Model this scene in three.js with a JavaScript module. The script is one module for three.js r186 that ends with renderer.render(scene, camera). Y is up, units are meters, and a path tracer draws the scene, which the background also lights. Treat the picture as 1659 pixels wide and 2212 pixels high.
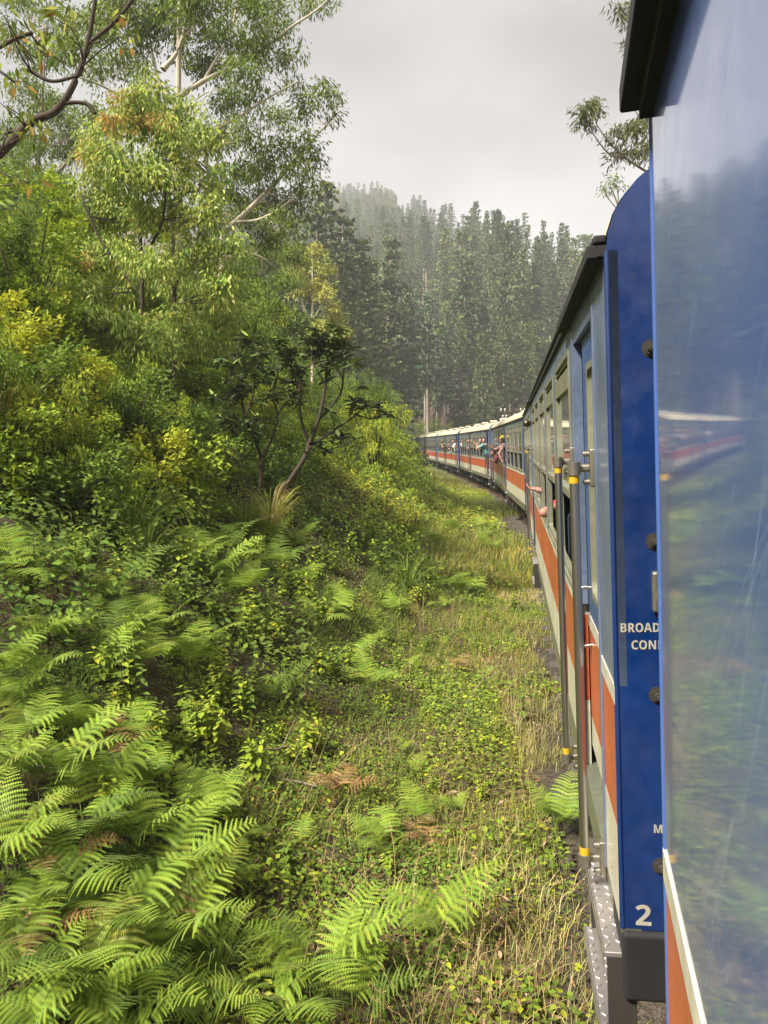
import * as THREE from 'three';
import { mergeGeometries } from 'three/addons/utils/BufferGeometryUtils.js';
import { SimplexNoise } from 'three/addons/math/SimplexNoise.js';
import { RoundedBoxGeometry } from 'three/addons/geometries/RoundedBoxGeometry.js';
import { MarchingCubes } from 'three/addons/objects/MarchingCubes.js';
import { FontLoader } from 'three/addons/loaders/FontLoader.js';
import { TextGeometry } from 'three/addons/geometries/TextGeometry.js';

// ---------------------------------------------------------------- random
function mulberry(a) { return () => { a |= 0; a = a + 0x6D2B79F5 | 0; let t = Math.imul(a ^ a >>> 15, 1 | a); t = t + Math.imul(t ^ t >>> 7, 61 | t) ^ t; return ((t ^ t >>> 14) >>> 0) / 4294967296; }; }
let rnd = mulberry(7);
const seed = (n) => { rnd = mulberry(n); };
const R = (a, b) => a + (b - a) * rnd();
const nrm = () => (rnd() + rnd() + rnd() - 1.5) * 1.155;
const simplex = new SimplexNoise({ random: mulberry(99) });
const noise = (x, y) => simplex.noise(x, y);
const rad = (d) => d * Math.PI / 180;
const clamp = (x, a, b) => Math.min(b, Math.max(a, x));
const smooth = (a, b, x) => { const t = clamp((x - a) / (b - a), 0, 1); return t * t * (3 - 2 * t); };
const lerp = (a, b, t) => a + (b - a) * t;
const V = (x, y, z) => new THREE.Vector3(x, y, z);

// ---------------------------------------------------------------- camera, sky, sun, exposure
const scene = new THREE.Scene();
const EYE = 2.7;
const camera = new THREE.PerspectiveCamera(67.29, 768 / 1024, 0.02, 3000);
camera.position.set(0, EYE, 0);
camera.rotation.order = 'YXZ';
camera.rotation.set(rad(-5.1), 0, rad(-0.4));
scene.add(camera);

const renderer = new THREE.WebGLRenderer({ antialias: true });
renderer.setSize(768, 1024);
renderer.toneMapping = THREE.LinearToneMapping;
renderer.toneMappingExposure = 10;
renderer.shadowMap.enabled = true;

{ // a bright overcast: low grey cloud, a little lighter to the right where it thins
  const W = 1024, H = 512, d = new Float32Array(W * H * 4);
  for (let j = 0; j < H; j++) for (let i = 0; i < W; i++) {
    const el = ((j + .5) / H - .5) * Math.PI, az = ((i + .5) / W - .5) * 2 * Math.PI;
    const x = Math.cos(el) * Math.cos(az), y = Math.sin(el), z = Math.cos(el) * Math.sin(az);
    const q = 1 / (Math.max(y, 0) + .35);
    let n = 0, a = 1, f = .9;
    for (let o = 0; o < 5; o++) { n += a * simplex.noise3d(x * q * f, y * f * 1.3 + o * 7, z * q * f); a *= .5; f *= 2; }
    let L = .058 * (.9 + .32 * Math.max(y, 0)) * (1 + .4 * n) * (1 + .14 * x);
    if (y < 0) L *= .35 + .65 * Math.exp(y * 14);
    const k = (j * W + i) * 4;
    d[k] = L; d[k + 1] = L * (.985 + .008 * n); d[k + 2] = L * (1.01 - .012 * n); d[k + 3] = 1;
  }
  const sky = new THREE.DataTexture(d, W, H, THREE.RGBAFormat, THREE.FloatType);
  sky.mapping = THREE.EquirectangularReflectionMapping;
  sky.magFilter = sky.minFilter = THREE.LinearFilter;
  sky.needsUpdate = true;
  scene.background = sky; scene.environment = sky;
}
const sun = new THREE.DirectionalLight(0xfff5e6, 1.5);
sun.position.set(-58, 84, 34); sun.target.position.set(0, 0, -10);
sun.castShadow = true; sun.shadow.radius = 20;
sun.shadow.mapSize.set(2048, 2048);
Object.assign(sun.shadow.camera, { left: -90, right: 90, top: 130, bottom: -130, near: 1, far: 400 });
scene.add(sun, sun.target);
scene.fog = new THREE.FogExp2(new THREE.Color(.93, .96, 1), .0008);

// ---------------------------------------------------------------- naming
const used = {};
const numbered = (name) => { const n = used[name] = (used[name] ?? -1) + 1; return n ? `${name}_${String(n).padStart(3, '0')}` : name; };
function tag(o, label, category, group, kind) {
  o.userData = {}; if (label) o.userData.label = label; if (category) o.userData.category = category;
  if (group) o.userData.group = group; if (kind) o.userData.kind = kind; return o;
}
function shade(o) { o.traverse((m) => { if (m.isMesh) { m.castShadow = true; m.receiveShadow = true; } }); return o; }
function thing(name, label, category, group) { const g = new THREE.Group(); g.name = numbered(name); scene.add(g); return tag(g, label, category, group); }
function part(name, geo, mat, parent, label) {
  const m = new THREE.Mesh(Array.isArray(geo) ? merge(geo) : geo, mat); m.name = name; m.castShadow = m.receiveShadow = true;
  if (label) m.userData.label = label; parent.add(m); return m;
}
function merge(list) {
  const out = list.map((g) => { g = g.index ? g.toNonIndexed() : g; if (!g.attributes.uv) g.setAttribute('uv', new THREE.BufferAttribute(new Float32Array(g.attributes.position.count * 2), 2)); return g; });
  return mergeGeometries(out, false);
}
function copyThing(o, label, group) {
  const c = o.clone(); c.name = numbered(o.name.replace(/_\d{3}$/, '')); scene.add(c);
  c.userData = { ...o.userData }; if (label) c.userData.label = label; if (group !== undefined) { if (group) c.userData.group = group; else delete c.userData.group; } return c;
}

// ---------------------------------------------------------------- mesh builder with vertex colours
class MB {
  constructor() { this.p = []; this.n = []; this.c = []; }
  tri(a, b, c, col, na, nb, nc) {
    if (!na) { const ux = b[0] - a[0], uy = b[1] - a[1], uz = b[2] - a[2], vx = c[0] - a[0], vy = c[1] - a[1], vz = c[2] - a[2];
      let x = uy * vz - uz * vy, y = uz * vx - ux * vz, z = ux * vy - uy * vx; const l = Math.hypot(x, y, z) || 1; na = nb = nc = [x / l, y / l, z / l]; }
    this.p.push(a[0], a[1], a[2], b[0], b[1], b[2], c[0], c[1], c[2]);
    this.n.push(na[0], na[1], na[2], nb[0], nb[1], nb[2], nc[0], nc[1], nc[2]);
    for (let k = 0; k < 3; k++) this.c.push(col[0], col[1], col[2]);
  }
  quad(a, b, c, d, col) { this.tri(a, b, c, col); this.tri(a, c, d, col); }
  tube(pts, radii, seg = 6, col = [1, 1, 1]) {
    const n = pts.length; if (n < 2) return; let prev = null;
    for (let i = 0; i < n; i++) {
      const t = sub(pts[Math.min(i + 1, n - 1)], pts[Math.max(i - 1, 0)]); norm(t);
      let u = Math.abs(t[1]) < .9 ? [0, 1, 0] : [1, 0, 0]; u = cross(t, u); norm(u); const w = cross(t, u);
      const ring = [], rn = [];
      for (let s = 0; s < seg; s++) { const a = s / seg * Math.PI * 2, ca = Math.cos(a), sa = Math.sin(a), q = [u[0] * ca + w[0] * sa, u[1] * ca + w[1] * sa, u[2] * ca + w[2] * sa], r = radii[i] ?? radii;
        ring.push([pts[i][0] + q[0] * r, pts[i][1] + q[1] * r, pts[i][2] + q[2] * r]); rn.push(q); }
      if (prev) for (let s = 0; s < seg; s++) { const e = (s + 1) % seg, A = prev.ring, N = prev.rn;
        this.tri(A[s], A[e], ring[e], col, N[s], N[e], rn[e]); this.tri(A[s], ring[e], ring[s], col, N[s], rn[e], rn[s]); }
      prev = { ring, rn };
    }
  }
  build() {
    const g = new THREE.BufferGeometry();
    g.setAttribute('position', new THREE.BufferAttribute(new Float32Array(this.p), 3));
    g.setAttribute('normal', new THREE.BufferAttribute(new Float32Array(this.n), 3));
    g.setAttribute('color', new THREE.BufferAttribute(new Float32Array(this.c), 3));
    return g;
  }
}
const sub = (a, b) => [a[0] - b[0], a[1] - b[1], a[2] - b[2]];
const add = (a, b, s = 1) => [a[0] + b[0] * s, a[1] + b[1] * s, a[2] + b[2] * s];
const cross = (a, b) => [a[1] * b[2] - a[2] * b[1], a[2] * b[0] - a[0] * b[2], a[0] * b[1] - a[1] * b[0]];
const norm = (a) => { const l = Math.hypot(a[0], a[1], a[2]) || 1; a[0] /= l; a[1] /= l; a[2] /= l; return a; };
const mixc = (a, b, t) => [lerp(a[0], b[0], t), lerp(a[1], b[1], t), lerp(a[2], b[2], t)];
const vary = (c, v) => { const k = 1 + R(-v, v), h = R(-v, v) * .5; return [c[0] * k * (1 + h), c[1] * k, c[2] * k * (1 - h)]; };
const fin = (p) => new THREE.Euler(...p);

// ---------------------------------------------------------------- procedural textures
function noiseTexture(size, fn, srgb = false, repeat = 1) {
  const d = new Uint8Array(size * size * 4);
  for (let y = 0; y < size; y++) for (let x = 0; x < size; x++) { const v = fn(x / size, y / size), k = (y * size + x) * 4; const c = Array.isArray(v) ? v : [v, v, v]; for (let i = 0; i < 3; i++) d[k + i] = clamp(c[i], 0, 1) * 255; d[k + 3] = 255; }
  const t = new THREE.DataTexture(d, size, size); t.wrapS = t.wrapT = THREE.RepeatWrapping; t.magFilter = THREE.LinearFilter; t.minFilter = THREE.LinearMipmapLinearFilter; t.generateMipmaps = true;
  if (srgb) t.colorSpace = THREE.SRGBColorSpace; t.repeat.set(repeat, repeat); t.needsUpdate = true; return t;
}
// noise that tiles over the unit square
function tileNoise(u, v, f, o = 0) { const a = u * 2 * Math.PI, b = v * 2 * Math.PI, r = f / (2 * Math.PI); return simplex.noise4d(Math.cos(a) * r + o, Math.sin(a) * r, Math.cos(b) * r + o, Math.sin(b) * r); }
// ---------------------------------------------------------------- the line of the train (X to the right, Z ahead of the camera; the world's z is -Z)
const CANT = rad(2.4), HALF = 1.45;
const dirOf = (deg) => [Math.sin(rad(deg)), Math.cos(rad(deg))];
// left lower corner at eye height of each vehicle's near end, its heading (degrees to the right) and its length
const VEH = [
  { X: .545 - 17.2 * .2396, Z: 1.54 - 17.2 * .9709, deg: 13.86, L: 17.2 },
  { X: .758, Z: 2.591, deg: 9.4, L: 17.35 },
  { X: 3.808, Z: 21.01, deg: 5.1, L: 17.2 },
  { X: 5.405, Z: 39.44, deg: .6, L: 17.2 },
  { X: 5.58, Z: 57.94, deg: -1.0, L: 17.2 },
  { X: 5.25, Z: 76.44, deg: -1.6, L: 17.2 },
  { X: 4.73, Z: 94.9, deg: -1.6, L: 17.2 },
  { X: 4.2, Z: 113.4, deg: -1.2, L: 12 },
];
for (const v of VEH) {
  // rail level centre under the near end: the canted body's left side passes through (X, EYE, Z)
  const [sx, sz] = dirOf(v.deg), nx = sz, nz = -sx; // heading, right-hand normal
  const off = HALF * Math.cos(CANT) + EYE * Math.sin(CANT);
  v.ox = v.X + nx * off; v.oz = v.Z + nz * off; v.oy = HALF * Math.sin(CANT) + EYE * (1 - Math.cos(CANT));
  v.sx = sx; v.sz = sz;
}
function placeVehicle(g, i, flip) {
  const v = VEH[i];
  g.rotation.order = 'YXZ';
  if (!flip) { g.position.set(v.ox, v.oy, -v.oz); g.rotation.set(0, -rad(v.deg), CANT); }
  else { g.position.set(v.ox + v.sx * v.L, v.oy, -(v.oz + v.sz * v.L)); g.rotation.set(0, -rad(v.deg) + Math.PI, -CANT); }
}
// track centre line
const pathPts = [];
{
  let x = VEH[0].ox, z = VEH[0].oz, deg = VEH[0].deg + 3; const back = [];
  for (let k = 0; k < 12; k++) { const [a, b] = dirOf(deg); x -= a * 6; z -= b * 6; back.unshift([x, z]); deg += 1.6; }
  pathPts.push(...back);
  for (const v of VEH) for (const t of [.15, .5, .85]) pathPts.push([v.ox + v.sx * v.L * t, v.oz + v.sz * v.L * t]);
  const l = VEH[VEH.length - 1]; x = l.ox + l.sx * l.L; z = l.oz + l.sz * l.L; deg = -4;
  for (let k = 0; k < 22; k++) { const [a, b] = dirOf(deg); x += a * 7; z += b * 7; pathPts.push([x, z]); deg -= 4.2; }
}
const pathCurve = new THREE.CatmullRomCurve3(pathPts.map(([x, z]) => V(x, 0, z)));
const PATH = pathCurve.getSpacedPoints(420);
// signed distance to the centre line (positive to the left) and the arc index
function trackAt(X, Z) {
  let best = 1e9, bi = 0; const n = PATH.length;
  for (let i = 0; i < n; i += 6) { const d = (PATH[i].x - X) ** 2 + (PATH[i].z - Z) ** 2; if (d < best) { best = d; bi = i; } }
  let lo = Math.max(0, bi - 7), hi = Math.min(n - 2, bi + 7), bd = 1e9, bs = 0, bu = 0;
  for (let i = lo; i <= hi; i++) {
    const a = PATH[i], b = PATH[i + 1], dx = b.x - a.x, dz = b.z - a.z, l2 = dx * dx + dz * dz;
    const t = clamp(((X - a.x) * dx + (Z - a.z) * dz) / l2, 0, 1), px = a.x + dx * t, pz = a.z + dz * t, d = Math.hypot(X - px, Z - pz);
    if (d < bd) { bd = d; bs = Math.sign(dx * (Z - pz) - dz * (X - px)) || 1; bu = i + t; }
  }
  return { s: bd * bs, u: bu };
}

// ---------------------------------------------------------------- the lie of the land
const ridgeD = (th) => lerp(640, 268, smooth(0, 8, th));
const RH = [[-14, 182], [-4, 182], [0, 184], [2.4, 150], [4.1, 108], [6, 72], [7.5, 57], [10.2, 51], [12.5, 45], [15.5, 42], [24, 40], [60, 40]];
function ridgeH(th) { if (th <= RH[0][0]) return RH[0][1]; for (let i = 1; i < RH.length; i++) if (th < RH[i][0]) { const a = RH[i - 1], b = RH[i], t = (th - a[0]) / (b[0] - a[0]); return lerp(a[1], b[1], t * t * (3 - 2 * t)); } return 40; }
function farHill(X, Z) {
  if (Z < 40) return -1; const D = Math.hypot(X, Z), th = Math.atan2(X, Z) * 180 / Math.PI, Rd = ridgeD(th), H = ridgeH(th), D0 = 112;
  if (D < D0) return -1.2 + .2 * smooth(60, 112, D);
  if (D < Rd) return -1 + (H + 1) * Math.pow((D - D0) / (Rd - D0), 1.05);
  return Math.max(8, H - .35 * (D - Rd));
}
function ground(X, Z) {
  const { s } = trackAt(X, Z), e = Math.abs(s) - HALF;
  let h;
  if (s > 0 || e < .3) {
    const sl = e < 0 ? 0 : .66 * (e > 40 ? e - 1.95 : Math.log(1 + Math.exp((e - 1.95) * 2.2)) / 2.2) - .008;
    h = -.24 + (sl < 3.4 ? sl : 3.4 + (sl - 3.4) * .8);
    h = Math.min(h, 30 + (h - 30) * .35);
    const far = smooth(1.2, 6, e); h += far * (.28 * noise(X * .35, Z * .35) + .12 * noise(X * .9 + 9, Z * .9)) + smooth(8, 30, e) * 1.1 * noise(X * .06, Z * .06);
    h += .035 * noise(X * 2.1, Z * 2.1) * smooth(0, .8, e);
  } else {
    h = -.24 - .12 * Math.max(0, e - .8); h = Math.max(h, -2.2) + .3 * noise(X * .12, Z * .12) * smooth(1, 6, e);
  }
  const w = smooth(4, 26, e), f = farHill(X, Z);
  const fh = f + 1.4 * noise(X * .025, Z * .025) * smooth(120, 180, Z);
  if (f > h) h = lerp(h, fh, w);
  return h;
}
// the ray through a pixel of the 1659 x 2212 picture; used to set things out on the land. D is the distance ahead in metres
const F = 1662;
const CAMQ = new THREE.Quaternion().setFromEuler(camera.rotation);
function rayOf(px, py) { const v = V((px - 829.5) / F, -(py - 1106) / F, -1).applyQuaternion(CAMQ); return [v.x / -v.z, v.y / -v.z]; }
const at = (px, py, D) => { const [a, b] = rayOf(px, py); return [a * D, EYE + b * D, -D]; };
function onGround(px, py) { // first point of the land along the ray
  const [a, b] = rayOf(px, py); let D = 1.5;
  for (; D < 400; D *= 1.012) if (EYE + b * D < ground(a * D, D)) break;
  return [a * D, ground(a * D, D), -D];
}
const onLand = (px, D, py = 957) => { const X = rayOf(px, py)[0] * D; return [X, ground(X, D), -D]; };

{ // one sheet of ground from the wheels to the horizon, finer towards the view
  const ang = []; for (let a = -180; a < -34; a += 5) ang.push(a); for (let a = -34; a <= 30; a += .28) ang.push(a); for (let a = 35; a < 180; a += 5) ang.push(a);
  const rs = [0]; for (let r = .6; r < 2600; r *= r < 60 ? 1.021 : r < 500 ? 1.035 : 1.2) rs.push(r);
  const nA = ang.length, pos = [], col = [], idx = [];
  for (const r of rs) for (const a of ang) {
    const X = Math.sin(rad(a)) * r, Z = Math.cos(rad(a)) * r, { s } = trackAt(X, Z), e = s - HALF;
    let h = ground(X, Z); if (r > 700) h = Math.min(h, 60);
    pos.push(X, h, -Z);
    const n1 = noise(X * .8, Z * .8), n2 = noise(X * 3.1, Z * 3.1);
    let c = [.12, .085, .048];                                                    // leaf mould
    c = mixc(c, [.2, .165, .07], clamp(smooth(1.9, .6, e) * .75 + .2 * n2, 0, 1) * (e > -.2 ? 1 : 0)); // dry turf along the cess
    if (Math.abs(s) < 1.75) c = mixc([.11, .095, .075], c, smooth(1.5, 1.75, Math.abs(s)));              // dirty ballast
    c = mixc(c, [.07, .085, .025], clamp(.5 * n1 + .35, 0, 1) * smooth(1.2, 3, e));
    col.push(...c.map((x) => x * (1 + .18 * n2)));
  }
  for (let j = 0; j + 1 < rs.length; j++) for (let i = 0; i < nA; i++) { const k = (i + 1) % nA, a = j * nA + i, b = j * nA + k, c = a + nA, d = b + nA; idx.push(a, c, b, b, c, d); }
  const g = new THREE.BufferGeometry(); g.setAttribute('position', new THREE.BufferAttribute(new Float32Array(pos), 3)); g.setAttribute('color', new THREE.BufferAttribute(new Float32Array(col), 3));
  const uv = new Float32Array(pos.length / 3 * 2); for (let i = 0; i < uv.length / 2; i++) { uv[2 * i] = pos[3 * i]; uv[2 * i + 1] = pos[3 * i + 2]; }
  g.setAttribute('uv', new THREE.BufferAttribute(uv, 2)); g.setIndex(idx); g.computeVertexNormals();
  const bump = noiseTexture(512, (u, v) => .5 + .3 * tileNoise(u, v, 9) + .2 * tileNoise(u, v, 30, 3) + .15 * tileNoise(u, v, 80, 5));
  const spot = noiseTexture(512, (u, v) => { const k = .72 + .2 * tileNoise(u, v, 14, 2) + .25 * tileNoise(u, v, 60, 8); return [k, k * .97, k * .92]; }, true);
  const m = new THREE.Mesh(g, new THREE.MeshStandardMaterial({ vertexColors: true, roughness: 1, bumpMap: bump, bumpScale: .04, map: spot, side: THREE.DoubleSide }));
  m.name = 'ground'; m.userData.kind = 'structure'; m.receiveShadow = true; scene.add(m);
}
// ---------------------------------------------------------------- paints and metals of the train
const grime = noiseTexture(512, (u, v) => { const k = .9 + .1 * tileNoise(u, v, 5) + .06 * tileNoise(u, v, 40, 4); return [k, k, k]; }, true);
const paintRough = noiseTexture(512, (u, v) => { const k = .5 + .2 * tileNoise(u, v, 4, 6) + .14 * tileNoise(u, v, 22, 1) + .08 * tileNoise(u, v, 90, 3); return [k, k, k]; });
const wavy = noiseTexture(256, (u, v) => .5 + .4 * tileNoise(u, v, 3) + .1 * tileNoise(u, v, 7, 4));
const paint = (r, g, b, rough = .42, o = {}) => new THREE.MeshPhysicalMaterial({ color: new THREE.Color().setRGB(r, g, b), map: grime, roughness: rough * 2, roughnessMap: paintRough, clearcoat: .35, clearcoatRoughness: .22, ...o });
const M = {
  blue: paint(.035, .085, .26, .4), sideBlue: paint(.12, .16, .245, .36), endBlue: paint(.002, .024, .125, .5, { clearcoat: .15, clearcoatRoughness: .4 }),
  white: paint(.62, .6, .5), orange: paint(.46, .095, .035, .46), cream: paint(.56, .54, .42, .46), sole: paint(.13, .14, .1, .5), roof: paint(.56, .5, .34, .6, { clearcoat: 0 }),
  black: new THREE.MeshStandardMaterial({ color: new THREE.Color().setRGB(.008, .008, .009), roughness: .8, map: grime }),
  under: new THREE.MeshStandardMaterial({ color: new THREE.Color().setRGB(.03, .025, .02), roughness: .85, map: grime }),
  rust: new THREE.MeshStandardMaterial({ color: new THREE.Color().setRGB(.07, .035, .018), roughness: .9, map: grime }),
  steel: new THREE.MeshStandardMaterial({ color: new THREE.Color().setRGB(.5, .49, .46), metalness: 1, roughness: .32, roughnessMap: null }),
  bracket: new THREE.MeshStandardMaterial({ color: new THREE.Color().setRGB(.3, .28, .23), metalness: .75, roughness: .42, map: grime }),
  yellow: new THREE.MeshStandardMaterial({ color: new THREE.Color().setRGB(.46, .29, .012), roughness: .5 }),
  frame: paint(.2, .2, .14, .46), shutter: paint(.17, .18, .12, .3, { clearcoat: .8, clearcoatRoughness: .08 }),
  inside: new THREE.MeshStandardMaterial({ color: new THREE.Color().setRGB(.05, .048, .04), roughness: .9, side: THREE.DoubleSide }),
  seat: new THREE.MeshStandardMaterial({ color: new THREE.Color().setRGB(.03, .05, .09), roughness: .8 }),
  tread: new THREE.MeshStandardMaterial({ color: new THREE.Color().setRGB(.72, .68, .66), metalness: .85, roughness: .38, map: grime }),
  letters: new THREE.MeshStandardMaterial({ map: grime, color: new THREE.Color().setRGB(.42, .4, .33), roughness: .6 }),
  rail: new THREE.MeshStandardMaterial({ color: new THREE.Color().setRGB(.12, .07, .045), metalness: .4, roughness: .55 }),
  sleeper: new THREE.MeshStandardMaterial({ color: new THREE.Color().setRGB(.085, .075, .06), roughness: .95, map: grime }),
  lens: new THREE.MeshPhysicalMaterial({ color: new THREE.Color().setRGB(.16, .12, .07), metalness: .8, roughness: .18 }),
};
const glassTint = new THREE.MeshPhysicalMaterial({ color: new THREE.Color().setRGB(.2, .22, .16), roughness: .12, clearcoat: 1, clearcoatRoughness: .04, bumpMap: wavy, bumpScale: .0015 });

// boxes in coach space: t runs along the coach from its near end (local -z), x to the right, y up from the rail
const bx = (x0, x1, y0, y1, t0, t1, r = 0) => {
  const w = x1 - x0, h = y1 - y0, l = t1 - t0, g = r ? new RoundedBoxGeometry(w, h, l, 2, Math.min(r, w / 2.01, h / 2.01, l / 2.01)) : new THREE.BoxGeometry(w, h, l);
  const out = g.index ? g.toNonIndexed() : g; out.translate((x0 + x1) / 2, (y0 + y1) / 2, -(t0 + t1) / 2); metreUV(out); return out;
};
function metreUV(g) { // uv in metres from the face's own plane
  const p = g.attributes.position, n = g.attributes.normal, uv = new Float32Array(p.count * 2);
  for (let i = 0; i < p.count; i++) { const ax = Math.abs(n.getX(i)), ay = Math.abs(n.getY(i)), az = Math.abs(n.getZ(i)); let u, v;
    if (ax >= ay && ax >= az) { u = p.getZ(i); v = p.getY(i); } else if (ay >= az) { u = p.getX(i); v = p.getZ(i); } else { u = p.getX(i); v = p.getY(i); }
    uv[2 * i] = u / 2.3; uv[2 * i + 1] = v / 2.3; }
  g.setAttribute('uv', new THREE.BufferAttribute(uv, 2)); return g;
}
const ni = (g) => g.index ? g.toNonIndexed() : g;
const cyl = (r, h, axis, x, y, t, seg = 16, r2 = r) => { const g = new THREE.CylinderGeometry(r2, r, h, seg); if (axis === 'x') g.rotateZ(Math.PI / 2); if (axis === 't') g.rotateX(Math.PI / 2); g.translate(x, y, -t); return ni(g); };
const ball = (r, x, y, t, sx = 1, sy = 1, sz = 1, seg = 16) => { const g = new THREE.SphereGeometry(r, seg, seg * .6 | 0); g.scale(sx, sy, sz); g.translate(x, y, -t); return g.toNonIndexed(); };
function pipe(pts, r, seg = 10) { const c = new THREE.CatmullRomCurve3(pts.map((p) => V(...p)), false, 'catmullrom', .1); return new THREE.TubeGeometry(c, pts.length * 6, r, seg).toNonIndexed(); }
// a plate in the (t, y) plane with holes, its outer face at x = x0 and its thickness inwards
function plate(outline, holes, x0, thick) {
  const s = new THREE.Shape(outline.map(([a, b]) => new THREE.Vector2(a, b)));
  for (const h of holes) s.holes.push(h instanceof THREE.Path ? h : new THREE.Path(h.map(([a, b]) => new THREE.Vector2(a, b)).reverse()));
  const g = new THREE.ExtrudeGeometry(s, { depth: thick, bevelEnabled: false, curveSegments: 5 });
  g.applyMatrix4(new THREE.Matrix4().makeBasis(V(0, 0, -1), V(0, 1, 0), V(1, 0, 0)).setPosition(x0, 0, 0));
  return metreUV(g);
}
function roundRect(t0, t1, y0, y1, r) { const p = new THREE.Path(); p.moveTo(t0 + r, y0); p.lineTo(t1 - r, y0); p.absarc(t1 - r, y0 + r, r, -Math.PI / 2, 0); p.lineTo(t1, y1 - r); p.absarc(t1 - r, y1 - r, r, 0, Math.PI / 2); p.lineTo(t0 + r, y1); p.absarc(t0 + r, y1 - r, r, Math.PI / 2, Math.PI); p.lineTo(t0, y0 + r); p.absarc(t0 + r, y0 + r, r, Math.PI, Math.PI * 1.5); return p; }
const rectPts = (t0, t1, y0, y1) => [[t0, y0], [t1, y0], [t1, y1], [t0, y1]];

const Y = { sole0: .80, sole: .985, cream: 1.335, orange: 1.795, white: 1.86, eave: 3.325, doorTop: 3.19, win0: 1.9, win1: 3.21 };
const roofPts = (k = 0) => { // arch from the left eave to the right one
  const half = [[1.45 - k, 3.325], [1.44 - k, 3.39], [1.42 - k, 3.45], [1.39 - k, 3.5], [1.345 - k, 3.55 - k * .5], [1.29 - k * .8, 3.59 - k * .7], [1.2 - k * .5, 3.64 - k], [1, 3.71 - k], [.7, 3.775 - k], [.35, 3.81 - k], [0, 3.82 - k]];
  return [...half.map(([x, y]) => [-x, y]), ...half.slice(0, -1).reverse()];
};
function archPlate(y0, t0, t1, k) { // end wall, outline with the arch on top
  const pts = [[-1.45 + k, y0], ...roofPts(k), [1.45 - k, y0]];
  const s = new THREE.Shape(pts.map(([x, y]) => new THREE.Vector2(x, y)));
  const g = new THREE.ExtrudeGeometry(s, { depth: t1 - t0, bevelEnabled: false }); g.translate(0, 0, -t1); return metreUV(g);
}
function roofShell(t0, t1) {
  const o = roofPts(0), i = roofPts(.03), mb = [], n = o.length; const pos = [], nor = [];
  const N = o.map((_, k) => { const a = o[Math.max(0, k - 1)], b = o[Math.min(n - 1, k + 1)], l = Math.hypot(b[0] - a[0], b[1] - a[1]); return [-(b[1] - a[1]) / l, (b[0] - a[0]) / l]; });
  const quad = (a, b, na, nb) => { const P = [[...a, -t0], [...b, -t0], [...b, -t1], [...a, -t1]], Q = [na, nb, nb, na]; for (const k of [0, 1, 2, 0, 2, 3]) { pos.push(...P[k]); nor.push(Q[k][0], Q[k][1], 0); } };
  for (let k = 0; k + 1 < n; k++) { quad(o[k], o[k + 1], N[k], N[k + 1]); quad(i[k + 1], i[k], N[k + 1].map((x) => -x), N[k].map((x) => -x)); }
  const g = new THREE.BufferGeometry(); g.setAttribute('position', new THREE.BufferAttribute(new Float32Array(pos), 3)); g.setAttribute('normal', new THREE.BufferAttribute(new Float32Array(nor), 3)); return metreUV(g);
}
function handrail(x, t, far = 1) { // rail, two cast brackets with bolts, tape
  const y0 = 1.0, y1 = 2.61, out = -1.45 - .088;
  const brackets = [];
  for (const [y, s] of [[y1 - .01, 1], [y0 + .01, -1]]) {
    const br = []; brackets.push(br); br.push(cyl(.025, .05, 'y', out, y, t, 18), bx(out, -1.47, y - .016, y + .016, t - .014 + .02 * far, t + .014 + .02 * far, .012), bx(-1.478, -1.452, y - .075, y + .075, t - .02 + .02 * far, t + .02 + .02 * far, .008));
    for (const k of [-1, 1]) br.push(cyl(.013, .022, 'x', -1.485, y + k * .055, t + .02 * far, 6), ball(.011, -1.497, y + k * .055, t + .02 * far, .6, 1, 1, 8));
  }
  const y2 = y1 - .035 - .03;
  return { tube: [cyl(.0185, y1 - y0 - .04, 'y', out, (y0 + y1) / 2, t, 18)], brackets, tape: [y1 - .052, y0 + .052].map((y) => cyl(.0198, .03, 'y', out, y, t, 18)) };
}
const bolt = (x, y, s = 1) => merge([cyl(.034 * s, .004, 't', x, y, -.001, 20), cyl(.024 * s, .012, 't', x, y, -.004, 16), cyl(.015 * s, .022, 't', x, y, -.018, 6), cyl(.008 * s, .016, 't', x, y, -.034, 8)]);

// shared pieces
const winW = 1.28;
function windowGeos() {
  const y0 = Y.win0, y1 = Y.win1, W = winW, m = .045;
  const frame = plate(rectPts(0, W, y0, y1), [roundRect(m, W - m, y0 + .03, 2.39, .035), rectPts(m, W - m, 2.43, 3.0), rectPts(m, W - m, 3.11, y1 - .03)], -1.456, .035);
  const rail = plate(rectPts(m, W - m, 3.0, 3.11), [], -1.452, .02);
  const edge = [bx(-1.466, -1.45, 2.385, 2.43, m, W - m, .004), bx(-1.468, -1.45, y0 - .03, y0 + .002, -.01, W + .01, .006)];
  const pane = bx(-1.436, -1.43, 2.41, 3.02, m - .005, W - m + .005);
  const slat = (() => { const g = new THREE.BoxGeometry(.012, .034, W - 2 * m); g.rotateZ(-.7); g.translate(-1.438, 0, -W / 2); return g.toNonIndexed(); })();
  return { frame: merge([frame, rail]), edge: merge(edge), pane, slat };
}
const WG = windowGeos();
function addWindow(coach, t) {
  const f = part('window', WG.frame, M.frame, coach); f.position.z = -t;
  part('sill', WG.edge, M.frame, f); part('pane', WG.pane, glassTint, f);
  for (let k = 0; k < 3; k++) part('slat', WG.slat, M.frame, f).position.y = 3.125 + k * .037;
}
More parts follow.
